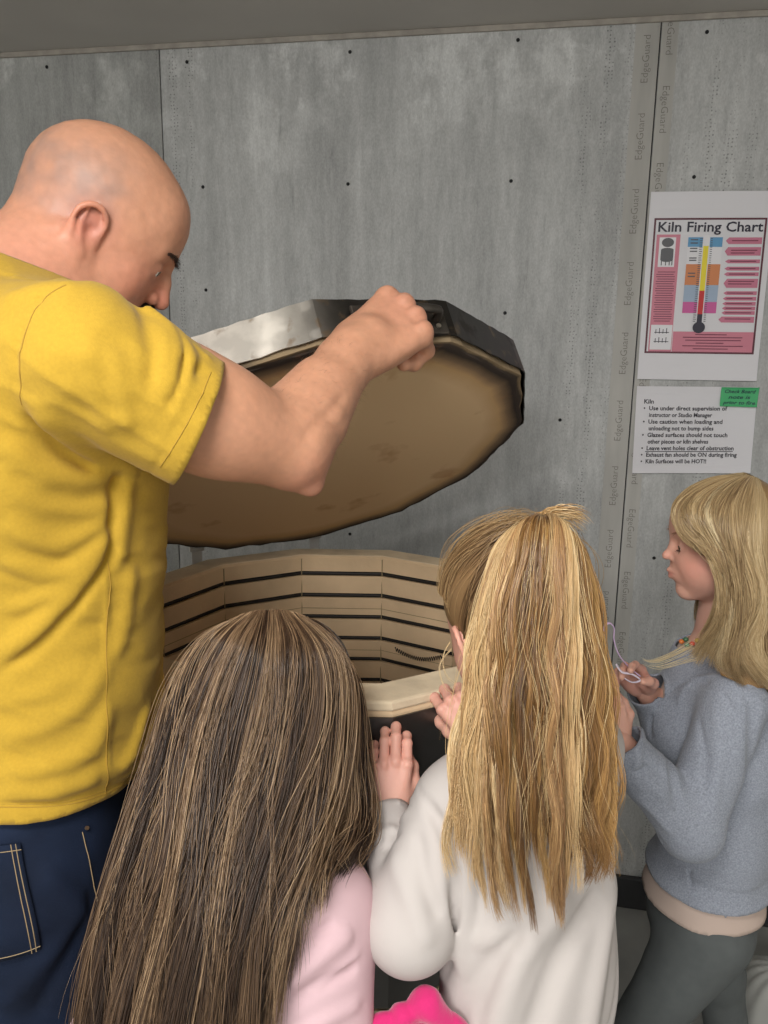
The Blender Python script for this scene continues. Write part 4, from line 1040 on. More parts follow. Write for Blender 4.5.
    JF = [(hits(l, jeans0), w_, h_) for l, w_, h_ in [([(40, 870), (75, 900), (95, 930)], .010, .005), ([(0, 1010), (45, 960), (85, 900)], .012, .006), ([(30, 1020), (70, 950), (92, 880)], .008, -.005), ([(85, 850), (92, 900), (95, 950)], .003, .0025)]]
    def jeans(P):
        d = jeans0(P)
        return d - .003 * vnoise(P * A3(1, 1, 1.8), .06, 21) - folds(P, JF)
    cloth('jeans', jeans, lambda P: np.maximum(P[:, 2] - .985, .035 - P[:, 2]), A3(-.80, .50, .0), A3(-.05, 1.30, 1.06), .005, M_DEN, man, .002)
    def patch(name, poly, m, f, off, par, n=18):
        """cloth patch lying on a garment, from four photo corners"""
        V = []; F = []
        for j in range(n + 1):
            for i in range(n + 1): u, v = i / n, j / n; V.append((poly[0] * (1 - u) + poly[1] * u) * (1 - v) + (poly[3] * (1 - u) + poly[2] * u) * v)
        V = project(np.array(V), f, 8, off)
        for j in range(n):
            for i in range(n): a = j * (n + 1) + i; F.append((a, a + 1, a + n + 2, a + n + 1))
        o = mesh_obj(name, V, np.array(F), m, par, True); s = o.modifiers.new('s', 'SOLIDIFY'); s.thickness = .002; s.offset = 0; return o, V.reshape(n + 1, n + 1, 3)
    pk, PV = patch('back_pocket', hits([(-60, 845), (20, 842), (41, 946), (-40, 960)], jeans0), M_DEN, jeans, .003, man)
    PV = PV + normals(PV.reshape(-1, 3), jeans).reshape(PV.shape) * .0012
    for ln in (PV[:, -2], PV[1], PV[-2], PV[:, -3]): MB().tube(ln, .0005, 5).build('stitching', M_THREAD, pk)
    for pl_ in ([(82, 832, .70), (90, 870, .70), (94, 905, .71), (95, 950, .72)], ):
        q = project(catmull(hits(pl_, jeans0), 24), jeans, 8, .0008); MB().tube(q, .0005, 5).build('seam_stitching', M_THREAD, man)
    q = project(np.array(hits([(86, 828)], jeans0)), jeans, 8, .001)[0]; bt = MB(); nn_ = normals(q[None], jeans)[0]; bt.tube([q, q + nn_ * .002], .0022, 10); bt.build('rivet', mat('copper', (.6, .4, .25), .3, .9), man)
    M_SHOE = mat('shoe_leather', (.03, .025, .02), .5)
    for a, b in feet:
        fr_ = np.array([R2, FW, UP]); g_ = lambda P: np.maximum(smin(s_ell(P, a + FW * .07 + UP * .03, (.05, .14, .045), fr_), s_cap(P, a + UP * .04, a + UP * .10, .045, .042), .04), -P[:, 2])
        V, F = polygonize(g_, a - A3(.22, .22, .02), a + A3(.24, .24, .15), .007); mesh_obj('shoe', V, F, M_SHOE, man, True)
# ------------------------------------------------------------------ the three girls
def skin_child(V, hc, HR, hs, extra=()):
    L = ((V - hc) @ HR.T) / hs; inh = np.linalg.norm(V - hc, axis=1) < hs * .8
    c = np.tile(tosh((222, 170, 150)), (len(V), 1)); Sm = np.stack([np.abs(L[:, 0]), L[:, 1], L[:, 2]], 1)
    c = mixc(c, tosh((222, 140, 125)), .55 * blob(Sm, (.20, .22, -.14), .13) * inh)
    c = mixc(c, tosh((218, 140, 124)), .6 * blob(Sm, (.37, -.04, -.03), .12) * inh)
    c = mixc(c, tosh((196, 98, 96)), .5 * np.exp(-((L[:, 2] + .247) / .026) ** 2) * np.exp(-(L[:, 0] / .07) ** 4) * (L[:, 1] > .30) * inh)
    c = mixc(c, tosh((225, 150, 132)), .4 * blob(Sm, (.0, .42, -.11), .06) * inh)
    for p, r, col, w in extra: c = mixc(c, tosh(col), w * blob(V, p, r))
    return c * (1 + .03 * vnoise(V, .02, 8))[:, None]
def girl_legs(P, pel, feet, g=0.0, k=.03, th=.062, kn=.045, an=.033, knees=None):
    d = None
    for i, (x, y) in enumerate(feet):
        a = A3(x, y, .07); hip = pel + (A3(x, y, 0) - A3(pel[0], pel[1], 0)) * .45; kk = lerp(a, hip, .5) if knees is None else knees[i]
        e = s_chain(P, [hip, kk, a], [th + g, kn + g, an + g], .02); d = e if d is None else smin(d, e, .015)
    return d
def shoes(parent, feet, fw, m):
    fr_ = np.array([np.cross(fw, UP), fw, UP])
    for x, y in feet:
        a = A3(x, y, 0); g_ = lambda P: np.maximum(smin(s_ell(P, a + fw * .045 + UP * .025, (.036, .10, .036), fr_), s_cap(P, a + UP * .04, a + UP * .09, .036, .034), .03), -P[:, 2])
        V, F = polygonize(g_, a - A3(.16, .16, .02), a + A3(.16, .16, .14), .006); mesh_obj('shoe', V, F, m, parent, True)
M_SHOE2 = mat('canvas_shoe', (.08, .08, .09), .8)
def clipped(f, *planes): return lambda P: np.maximum.reduce([f(P)] + [-((P - np.asarray(p)) @ np.asarray(n)) for p, n in planes])
def unit(v): v = np.asarray(v, float); return v / np.linalg.norm(v)

# ================= girl at the front left, long brown hair
if True:
    g = empty('person', (-.16, .66, 0), 'girl with long straight brown hair and pale pink long-sleeved top, seen from behind', 'person', None)
    hc = W(277, 708, .80); hs = .190; HR = frame(dirv(18, -30), roll=math.radians(-3)); head = placed(head_sdf(True), hc, HR, hs)
    nb = A3(-.128, .725, .965)
    fw = dirv(8, 0); rt = A3(fw[1], -fw[0], 0); RBg = np.array([rt, fw, UP])
    sh = {1: A3(-.054, .715, .892), -1: A3(-.222, .700, .905)}
    el1, wr1 = A3(-.050, .640, .735), W(431, 1132, .632)
    el2, wr2 = A3(-.275, .69, .74), A3(-.22, .775, .80)
    pel = A3(-.14, .655, .58)
    def tors(P, e=0.0):
        d = s_ell(P, A3(-.132, .690, .84), (.105 + e, .072 + e, .13 + e), RBg)
        d = smin(d, s_ell(P, A3(-.138, .665, .68), (.098 + e, .072 + e, .14 + e), RBg), .05)
        d = smin(d, s_ell(P, pel, (.105 + e, .080 + e, .10 + e), RBg), .05)
        return smin(d, s_cap(P, sh[1] + A3(-.03, 0, -.004), sh[-1] + A3(.03, 0, -.004), .040 + e, .040 + e), .04)
    hgF = frame(A3(.15, .35, .90), (.1, -.9, .35)); hg1 = placed(hand_sdf((.5, 1.5, 1.6, 1.6), size=.64, mirror=True, thick=1.05), wr1, hgF, 1)
    hg2F = frame(A3(.3, .9, .3), (0, -.4, 1)); hg2 = placed(hand_sdf((.4,) * 4, size=.64, mirror=False), wr2, hg2F, 1)
    neckf = lambda P: s_cap(P, hc + A3(0, -.02, -.04), nb - A3(0, 0, .02), .042, .048)
    feet = [(-.06, .60), (-.22, .60)]
    def arms(P, e=0.0, a=.036, b_=.030, c_=.022): return np.minimum(s_chain(P, [sh[1], el1, wr1], [a + e, b_ + e, c_ + e], .012), s_chain(P, [sh[-1], el2, wr2], [a + e, b_ + e, c_ + e], .012))
    body = lambda P: s_union([tors(P), arms(P, -.002), neckf(P), girl_legs(P, pel, feet, -.003)], .025)
    hn = lambda P: smin(head(P), neckf(P), .02)
    parts = [polygonize(clipped(hn, (nb - A3(0, 0, .02), UP)), hc - A3(.14, .14, .17), hc + .14, .0026),
             polygonize(body, A3(-.37, .50, .02), A3(.12, .90, 1.02), .006),
             polygonize(hg1, wr1 - .07, wr1 + .16, .0018), polygonize(hg2, wr2 - .07, wr2 + .16, .003)]
    V, F = merge(parts); mesh_obj('body', V, F, M_SKIN, g, True, colors=skin_child(V, hc, HR, hs)); eyes(hc, HR, hs, g)
    M_PINK = mat('pink_jersey', tosh((214, 182, 188)), .9, spec=.15, bump=(900, .2, .0006))
    def top0(P): return smin(smin(tors(P, .010), s_chain(P, [sh[1], el1, wr1], [.049, .043, .033], .014), .030), smin(s_chain(P, [sh[-1], el2, wr2], [.046, .040, .033], .014), s_cap(P, nb, nb - A3(0, 0, .05), .052, .06), .03), .03)
    FT = [(hits(l, top0), w_, h_) for l, w_, h_ in (
        ([(283, 985), (318, 958), (352, 930)], .008, .008), ([(280, 1010), (320, 985), (358, 965)], .007, -.006), ([(262, 955), (285, 925), (318, 905)], .008, .006), ([(270, 975), (300, 945), (335, 920)], .005, -.005),
        ([(285, 1040), (325, 1020), (362, 1000)], .007, .005), ([(270, 920), (276, 960), (280, 1010)], .006, -.006), ([(290, 900), (300, 880), (318, 868)], .006, .004), ([(300, 1000), (335, 975), (360, 950)], .004, .003))]
    top = lambda P: top0(P) - .0022 * vnoise(P, .045, 31) - folds(P, FT)
    sd1, sd2 = unit(wr1 - el1), unit(wr2 - el2)
    cutg = lambda P: np.maximum.reduce([.56 - P[:, 2], P[:, 2] - .965 - .0, np.minimum((P - wr1) @ sd1, .08 - np.linalg.norm(P - wr1, axis=1)), np.minimum((P - wr2) @ sd2, .08 - np.linalg.norm(P - wr2, axis=1))])
    cloth('long_sleeved_top', top, cutg, A3(-.38, .50, .50), A3(.12, .92, 1.02), .0032, M_PINK, g, .002)
    M_LEG = mat('dark_leggings', (.03, .03, .04), .85)
    cloth('leggings', lambda P: smin(s_ell(P, pel, (.108, .083, .10), RBg), girl_legs(P, pel, feet, .003), .03), lambda P: np.maximum(P[:, 2] - .62, .06 - P[:, 2]), A3(-.34, .48, .02), A3(.06, .80, .72), .007, M_LEG, g, .002)
    shoes(g, feet, fw, M_SHOE2)
    Gp = [[(233, 622, .80), (200, 648, .80), (176, 695, .78), (160, 762, .74), (138, 832, .70), (112, 920, .66), (92, 1010, .63), (78, 1110, .60)],
          [(246, 616, .78), (215, 645, .752), (194, 700, .73), (178, 770, .70), (158, 850, .665), (135, 930, .635), (118, 1020, .605), (105, 1115, .585)],
          [(258, 613, .77), (238, 645, .728), (221, 700, .705), (203, 770, .68), (186, 850, .645), (168, 930, .615), (152, 1020, .585), (142, 1115, .565)],
          [(268, 612, .765), (264, 645, .718), (254, 700, .692), (238, 770, .668), (220, 850, .635), (203, 930, .60), (188, 1020, .572), (178, 1115, .55)],
          [(280, 612, .768), (290, 647, .722), (286, 702, .695), (272, 772, .67), (252, 850, .638), (233, 930, .603), (220, 1020, .575), (211, 1115, .555)],
          [(291, 614, .775), (316, 650, .738), (316, 703, .715), (302, 772, .685), (280, 850, .648), (258, 930, .613), (244, 1020, .585), (238, 1115, .565)],
          [(300, 617, .785), (335, 658, .757), (338, 712, .738), (324, 782, .705), (298, 852, .660), (272, 925, .622), (256, 1010, .598), (250, 1100, .575)],
          [(306, 620, .80), (344, 668, .782), (350, 722, .77), (342, 780, .75), (334, 830, .710), (320, 860, .672), (308, 885, .652), (300, 915, .640)],
          [(308, 622, .82), (348, 675, .815), (357, 735, .81), (360, 785, .795), (356, 825, .765), (350, 845, .745), (345, 860, .73), (341, 872, .72)]]
    G = [[W(*q) for q in l] for l in Gp]; cc = hc + A3(0, .10, -.1)
    COLS = [tosh((40, 30, 24)), tosh((52, 38, 29)), tosh((70, 52, 39)), tosh((96, 74, 54)), tosh((130, 104, 78)), tosh((196, 166, 130))]
    sc_ = sheet_core('hair', G, M_HAIR, g, tosh((60, 44, 33)), back=.004, thick=.020, center=cc, ripple=.0)
    strands('hair_strands', G, 7600, M_HAIR, sc_, r=.00046, K=30, jit=.0050, layers=(-.002, .007), wave=(.0040, 1.5, .003), cols=COLS, seed=11, center=cc, lenvar=.06, frizz=.004, clump=.40, clumpn=52, lock=.0050)
    strands('stray_hair', G, 420, M_HAIR, sc_, r=.00028, K=30, jit=.012, layers=(.004, .011), wave=(.010, 2.0, .006), cols=COLS[3:], seed=12, center=cc, lenvar=.5, frizz=.004)
    # front half of the scalp hair, towards the kiln
    def capguides(hc, HR, hs, top_l, ring, drop=.0, ka=9):
        out = []
        for a in ring:
            l = []
            for t in np.linspace(0, 1, 7):
                el_ = math.radians(88 - 88 * t); az = math.radians(a)
                q = A3(math.sin(az) * math.cos(el_) * .36, -.055 + math.cos(az) * math.cos(el_) * .44, .135 + math.sin(el_) * .385)
                l.append((q * hs) @ HR + hc)
            for z in (.04, .09, .14): l.append(l[6] - A3(0, 0, z))
            out.append(l)
        return out
    GF = capguides(hc, HR, hs, None, (-95, -60, -30)) ; GF2 = capguides(hc, HR, hs, None, (30, 60, 95))
    for k, gg in enumerate((GF, GF2)):
        strands('face_hair', gg, 900, M_HAIR, sc_, r=.0007, K=22, jit=.004, layers=(0, .006), wave=(.002, 1, .002), cols=COLS, seed=20 + k, center=hc, lenvar=.3)
    capf = lambda P: np.maximum(s_ell((P - hc) @ HR.T / hs, (0, -.07, .14), (.362, .438, .385)) * hs, -(((P - hc) @ HR.T / hs) @ unit((0, -.75, 1.0)) + .02) * hs)
    V, F = polygonize(capf, hc - .13, hc + .13, .004); mesh_obj('hair_cap', V, F, M_HAIR, sc_, True, colors=np.tile(tosh((96, 72, 50)), (len(V), 1)))
    # pink cloth held in the right hand
    cl = empty('pink_cloth', tuple(W(415, 1040, .69)), 'bright pink crumpled cloth held low in front of the kiln', 'cloth')
    c0 = W(416, 1048, .682)
    def clothf(P):
        d = s_ell(P, c0 + A3(0, .015, -.015), (.044, .030, .045)); d = smin(d, s_cap(P, c0, W(427, 1004, .686), .024, .008), .02); d = smin(d, s_cap(P, W(426, 1004, .672), W(376, 1030, .665), .010, .010), .012)
        d = smin(d, s_cap(P, W(428, 1002, .672), W(456, 1036, .665), .010, .012), .012)
        d = d - .0032 * np.abs(np.sin((P @ A3(110, 30, 40)) + 3 * vnoise(P, .035, 3))) - .002 * vnoise(P, .014, 4)
        return smax(d, -(hg1(P) - .001), .002)
    V, F = polygonize(clothf, c0 - .09, c0 + .08, .0025); mesh_obj('fleece', V, F, mat('pink_fleece', tosh((200, 25, 105)), .85, sheen=.4, bump=(300, .3, .002)), cl, True)

# ================= girl in the middle, ponytail
if True:
    g = empty('person', (.16, .72, 0), 'girl with a high wavy blonde ponytail and white long-sleeved top leaning on the kiln', 'person', None)
    hc = W(514, 625, .83); hs = .204; HR = frame(dirv(-20, -20), roll=math.radians(7)); head = placed(head_sdf(True), hc, HR, hs)
    nb = A3(.148, .775, 1.065); fw = dirv(-25, 0); rt = A3(fw[1], -fw[0], 0); RBg = np.array([rt, fw, UP])
    shL, shR = A3(.078, .745, .985), A3(.222, .815, 1.015)
    elL, wrL = A3(.032, .705, .874), A3(.0100, .812, .930)
    elR, wrR = A3(.226, .845, .860), A3(.120, .856, .998)
    pel = A3(.165, .70, .60)
    def tors(P, e=0.0):
        d = s_ell(P, A3(.158, .770, .915), (.088 + e, .066 + e, .14 + e), RBg)
        d = smin(d, s_ell(P, A3(.163, .735, .76), (.088 + e, .068 + e, .16 + e), RBg), .05)
        d = smin(d, s_ell(P, pel, (.098 + e, .078 + e, .10 + e), RBg), .05)
        return smin(d, s_cap(P, shL + rt * .03, shR - rt * .03, .038 + e, .038 + e), .04)
    hLF = frame(A3(.02, .50, .86), (0, -.86, .5)); handL = hand_sdf(((.45, .5, .6), (.30, .5, .6), (.30, .5, .6), (.36, .5, .6)), spread=-.02, thumb=(.3, .8), size=.58, mirror=False, thick=1.06)
    hL = placed(handL, wrL, hLF, 1)
    hRF = frame(unit(W(446, 684, .905) - wrR), (-.35, -.75, .55)); handR = hand_sdf(((.65, 1.0, .8), (.8, 1.0, .8), (.95, 1.0, .8), (1.1, 1.0, .8)), spread=.10, size=.62, mirror=True, thick=1.0, thumb_dir=(.25, .85, -.55))
    hR = placed(handR, wrR, hRF, 1)
    neckf = lambda P: s_cap(P, hc + A3(0, -.01, -.05), nb - A3(0, 0, .02), .042, .048)
    feet = [(.24, .68), (.09, .62)]
    def arms(P, e=0.0): return np.minimum(s_chain(P, [shL, elL, wrL], [.034 + e, .029 + e, .021 + e], .012), s_chain(P, [shR, elR, wrR], [.034 + e, .029 + e, .020 + e], .012))
    body = lambda P: s_union([tors(P), arms(P, -.002), neckf(P), girl_legs(P, pel, feet, -.003)], .025)
    hn = lambda P: smin(head(P), neckf(P), .02)
    parts = [polygonize(clipped(hn, (nb - A3(0, 0, .02), UP)), hc - A3(.14, .14, .17), hc + .14, .0024),
             polygonize(body, A3(-.06, .50, .02), A3(.36, .95, 1.12), .006),
             polygonize(hL, wrL - .06, wrL + .14, .0016), polygonize(hR, wrR - .14, wrR + .14, .0016)]
    V, F = merge(parts); mesh_obj('body', V, F, M_SKIN, g, True, colors=skin_child(V, hc, HR, hs, [(wrL + A3(0, .03, .05), .05, (225, 165, 150), .6), (wrR + A3(-.05, .03, .05), .05, (225, 165, 150), .6)])); eyes(hc, HR, hs, g)
    nails(handL, wrL, hLF, g, M_NAIL, range(4)); nails(handR, wrR, hRF, g, M_NAIL, (0, 1, 4))
    M_WHITE = mat('white_jersey', tosh((188, 181, 177)), .9, spec=.15, bump=(900, .2, .0006))
    def top0(P): return smin(smin(tors(P, .012), s_chain(P, [shL, elL, lerp(elL, wrL, .6), wrL], [.046, .046, .031, .025], .012), .016), smin(s_chain(P, [shR, elR, wrR], [.046, .038, .027], .014), s_cap(P, nb, nb - A3(0, 0, .05), .052, .06), .03), .022)
    FT = [(hits(l, top0), w_, h_) for l, w_, h_ in (
        ([(425, 800), (448, 840), (455, 890), (446, 975)], .006, -.011), ([(465, 830), (468, 900), (460, 980)], .008, .007), ([(395, 850), (410, 900), (430, 950)], .010, .006), ([(418, 830), (425, 880), (440, 920)], .007, -.005), ([(378, 835), (392, 828), (408, 812)], .005, .004), ([(376, 850), (390, 846), (402, 832)], .004, -.003),
        ([(490, 1050), (520, 960), (570, 890)], .011, .011), ([(525, 1050), (560, 960), (600, 890)], .011, -.011), ([(585, 1050), (600, 960), (612, 870)], .011, .011), ([(605, 1050), (618, 940), (622, 850)], .008, -.009), ([(470, 945), (515, 925), (560, 890)], .008, .005), ([(455, 1040), (470, 990), (500, 950)], .008, -.006),
        ([(412, 778), (425, 800), (440, 830), (452, 850)], .003, -.002), ([(470, 1020), (500, 960), (530, 900)], .010, -.005), ([(384, 806), (400, 803), (412, 797)], .003, .002))]
    top = lambda P: top0(P) - .0020 * vnoise(P * A3(1, 1, .6), .045, 41) - folds(P, FT)
    s1_, s2_ = unit(wrL - elL), unit(wrR - elR); cL = wrL + s1_ * .004; cR = wrR + s2_ * .002
    cutg = lambda P: np.maximum.reduce([.585 - P[:, 2], np.minimum((P - nb - A3(0, 0, .0)) @ UP, .1 - np.linalg.norm(P - nb, axis=1)), np.minimum((P - cL) @ s1_, .07 - np.linalg.norm(P - cL, axis=1)), np.minimum((P - cR) @ s2_, .07 - np.linalg.norm(P - cR, axis=1))])
    cloth('long_sleeved_top', top, cutg, A3(-.08, .54, .54), A3(.36, .96, 1.14), .0030, M_WHITE, g, .002)
    cloth('leggings', lambda P: smin(s_ell(P, pel, (.108, .085, .10), RBg), girl_legs(P, pel, feet, .003), .03), lambda P: np.maximum(P[:, 2] - .64, .06 - P[:, 2]), A3(-.02, .50, .02), A3(.36, .88, .74), .007, mat('black_leggings', (.025, .025, .03), .85), g, .002)
    shoes(g, feet, fw, M_SHOE2)
    # scalp hair drawn up to the ponytail
    PB = W(545, 524, .802)
    capf = lambda P: np.maximum(s_ell((P - hc) @ HR.T / hs, (0, -.065, .14), (.358, .436, .382)) * hs, -np.maximum(((P - hc) @ HR.T / hs) @ unit((0, -.75, 1.0)) - .03, -9) * hs)
    V, F = polygonize(capf, hc - .13, hc + .13, .003)
    hcap = mesh_obj('hair', V, F, M_HAIR, g, True, colors=np.tile(tosh((132, 104, 72)), (len(V), 1)))
    ring = []
    surf = lambda P: s_ell((P - hc) @ HR.T / hs, (0, -.065, .14), (.368, .446, .392)) * hs
    for a in range(-175, 186, 20):
        az = math.radians(a); low = -.02 + .20 * max(0, math.cos(az)) - .20 * max(0, -math.cos(az))
        q = (A3(math.sin(az) * .345, -.065 + math.cos(az) * .43, low) * hs) @ HR + hc
        if math.cos(az) > .2: q = (A3(math.sin(az) * .30, -.065 + math.cos(az) * .43, .22) * hs) @ HR + hc
        l = [project(lerp(q, PB, t)[None] + (lerp(q, PB, t) - hc) * .3 * math.sin(math.pi * t), surf, 6)[0] for t in np.linspace(0, .88, 6)] + [PB]
        ring.append(l)
    CB = [tosh((74, 54, 36)), tosh((110, 84, 56)), tosh((146, 116, 80)), tosh((180, 150, 108))]
    strands('pulled_back_hair', ring, 3600, M_HAIR, hcap, r=.00055, K=20, jit=.0022, layers=(-.001, .003), wave=(.0016, .9, .001), cols=CB, seed=31, center=hc, lenvar=.0, clump=.3, clumpn=90, tip=.3)
    strands('flyaway_hair', ring[3:16], 260, M_HAIR, hcap, r=.0003, K=20, jit=.010, layers=(.002, .008), wave=(.005, 1.3, .004), cols=CB[2:], seed=32, center=hc, lenvar=.3, frizz=.003)
    ptl = [[(536, 524, .80), (508, 540, .775), (491, 585, .758), (480, 645, .742), (471, 705, .728), (461, 770, .708), (453, 830, .690), (458, 885, .678)],
           [(539, 520, .795), (519, 533, .755), (502, 583, .732), (491, 645, .716), (485, 705, .702), (478, 772, .684), (476, 845, .668), (484, 905, .655)],
           [(542, 518, .79), (531, 529, .742), (519, 582, .717), (511, 645, .701), (508, 705, .688), (504, 775, .674), (506, 855, .659), (519, 920, .645)],
           [(545, 517, .788), (545, 528, .738), (540, 582, .711), (536, 645, .696), (535, 705, .684), (534, 775, .669), (540, 855, .654), (549, 938, .642)],
           [(548, 518, .79), (560, 531, .742), (562, 583, .716), (562, 645, .701), (561, 705, .688), (560, 780, .673), (565, 850, .658), (562, 905, .648)],
           [(551, 519, .795), (570, 538, .753), (579, 592, .731), (583, 652, .716), (589, 712, .702), (590, 780, .687), (592, 840, .672), (598, 885, .662)],
           [(554, 521, .80), (578, 548, .775), (592, 600, .760), (598, 660, .745), (604, 720, .730), (608, 778, .712), (606, 830, .697), (608, 872, .687)]]
    G = [[W(*q) for q in l] for l in ptl]; cc = hc + A3(0, .1, -.05)
    pc = sheet_core('ponytail', [[q for q in l[:6]] + [lerp(l[5], l[6], .5)] for l in G[:1] + G[1:6] + [[lerp(a_, b_, .6) for a_, b_ in zip(G[5], G[6])]]], M_HAIR, hcap, tosh((150, 112, 66)), back=.006, thick=.020, center=cc)
    CP = [tosh((120, 86, 54)), tosh((156, 118, 78)), tosh((192, 156, 108)), tosh((216, 184, 134)), tosh((232, 208, 164))]
    CD = [tosh((92, 64, 38)), tosh((130, 94, 54)), tosh((170, 130, 78)), tosh((206, 168, 106))]
    kw = dict(r=.00044, K=40, jit=.0016, wave=(.0052, 4.6, .0040), center=cc, lenvar=.42, clump=.78, frizz=.0004, lock=.0055)
    for k, (a, b_, n_, cl_, ly) in enumerate(((0, .36, 2600, CP, (0, .012)), (.30, .52, 1500, CD, (-.003, .006)), (.48, .58, 700, CD, (-.002, .006)), (.55, .72, 1400, CP, (0, .012)), (.70, .88, 1400, CD, (-.003, .005)), (.85, 1, 900, CD, (-.001, .007)))):
        strands('ponytail_lock', G, n_, M_HAIR, pc, layers=ly, cols=cl_, seed=41 + k, u_range=(a, b_), clumpn=30, **kw)
    strands('stray_hair', G[:6], 200, M_HAIR, pc, r=.00022, K=34, jit=.010, layers=(.002, .01), wave=(.008, 2.2, .005), cols=CP[2:], seed=49, center=cc, lenvar=.4, frizz=.003)
    # the folded end of the ponytail sticking out over the band, and wisps
    tuft = [[PB + A3(-.006, 0, 0), PB + A3(-.004, -.006, .010), W(560, 516, .785), W(578, 520, .78), W(592, 534, .78)], [PB, PB + A3(0, -.010, .012), W(558, 512, .78), W(574, 512, .775), W(588, 518, .775)], [PB + A3(.006, 0, 0), PB + A3(.006, -.006, .008), W(562, 519, .785), W(572, 524, .78), W(580, 534, .78)]]
    strands('ponytail_tuft', tuft, 160, M_HAIR, pc, r=.0005, K=16, jit=.004, layers=(0, .003), wave=(.001, 1, 0), cols=CP[1:], seed=50, center=hc, lenvar=.5)
    tb = MB(); q = PB + A3(0, -.012, .004); tb.tube([q + A3(math.cos(a) * .014, math.sin(a) * .010, math.sin(a) * .006) for a in np.linspace(0, 2 * math.pi, 24, endpoint=False)], .004, 8, closed=True); tb.build('hair_tie', mat('hair_tie', tosh((176, 136, 84)), .8), hcap, True)
    wisp = [[W(450, 640, .80), W(445, 655, .79), W(448, 672, .785), W(462, 684, .78)], [W(452, 650, .80), W(440, 668, .79), W(446, 690, .785), W(464, 700, .78)]]
    strands('ear_wisp', wisp, 7, M_HAIR, hcap, r=.00025, K=14, jit=.001, layers=(0, .002), cols=CP[3:], seed=51, center=hc, lenvar=.3)

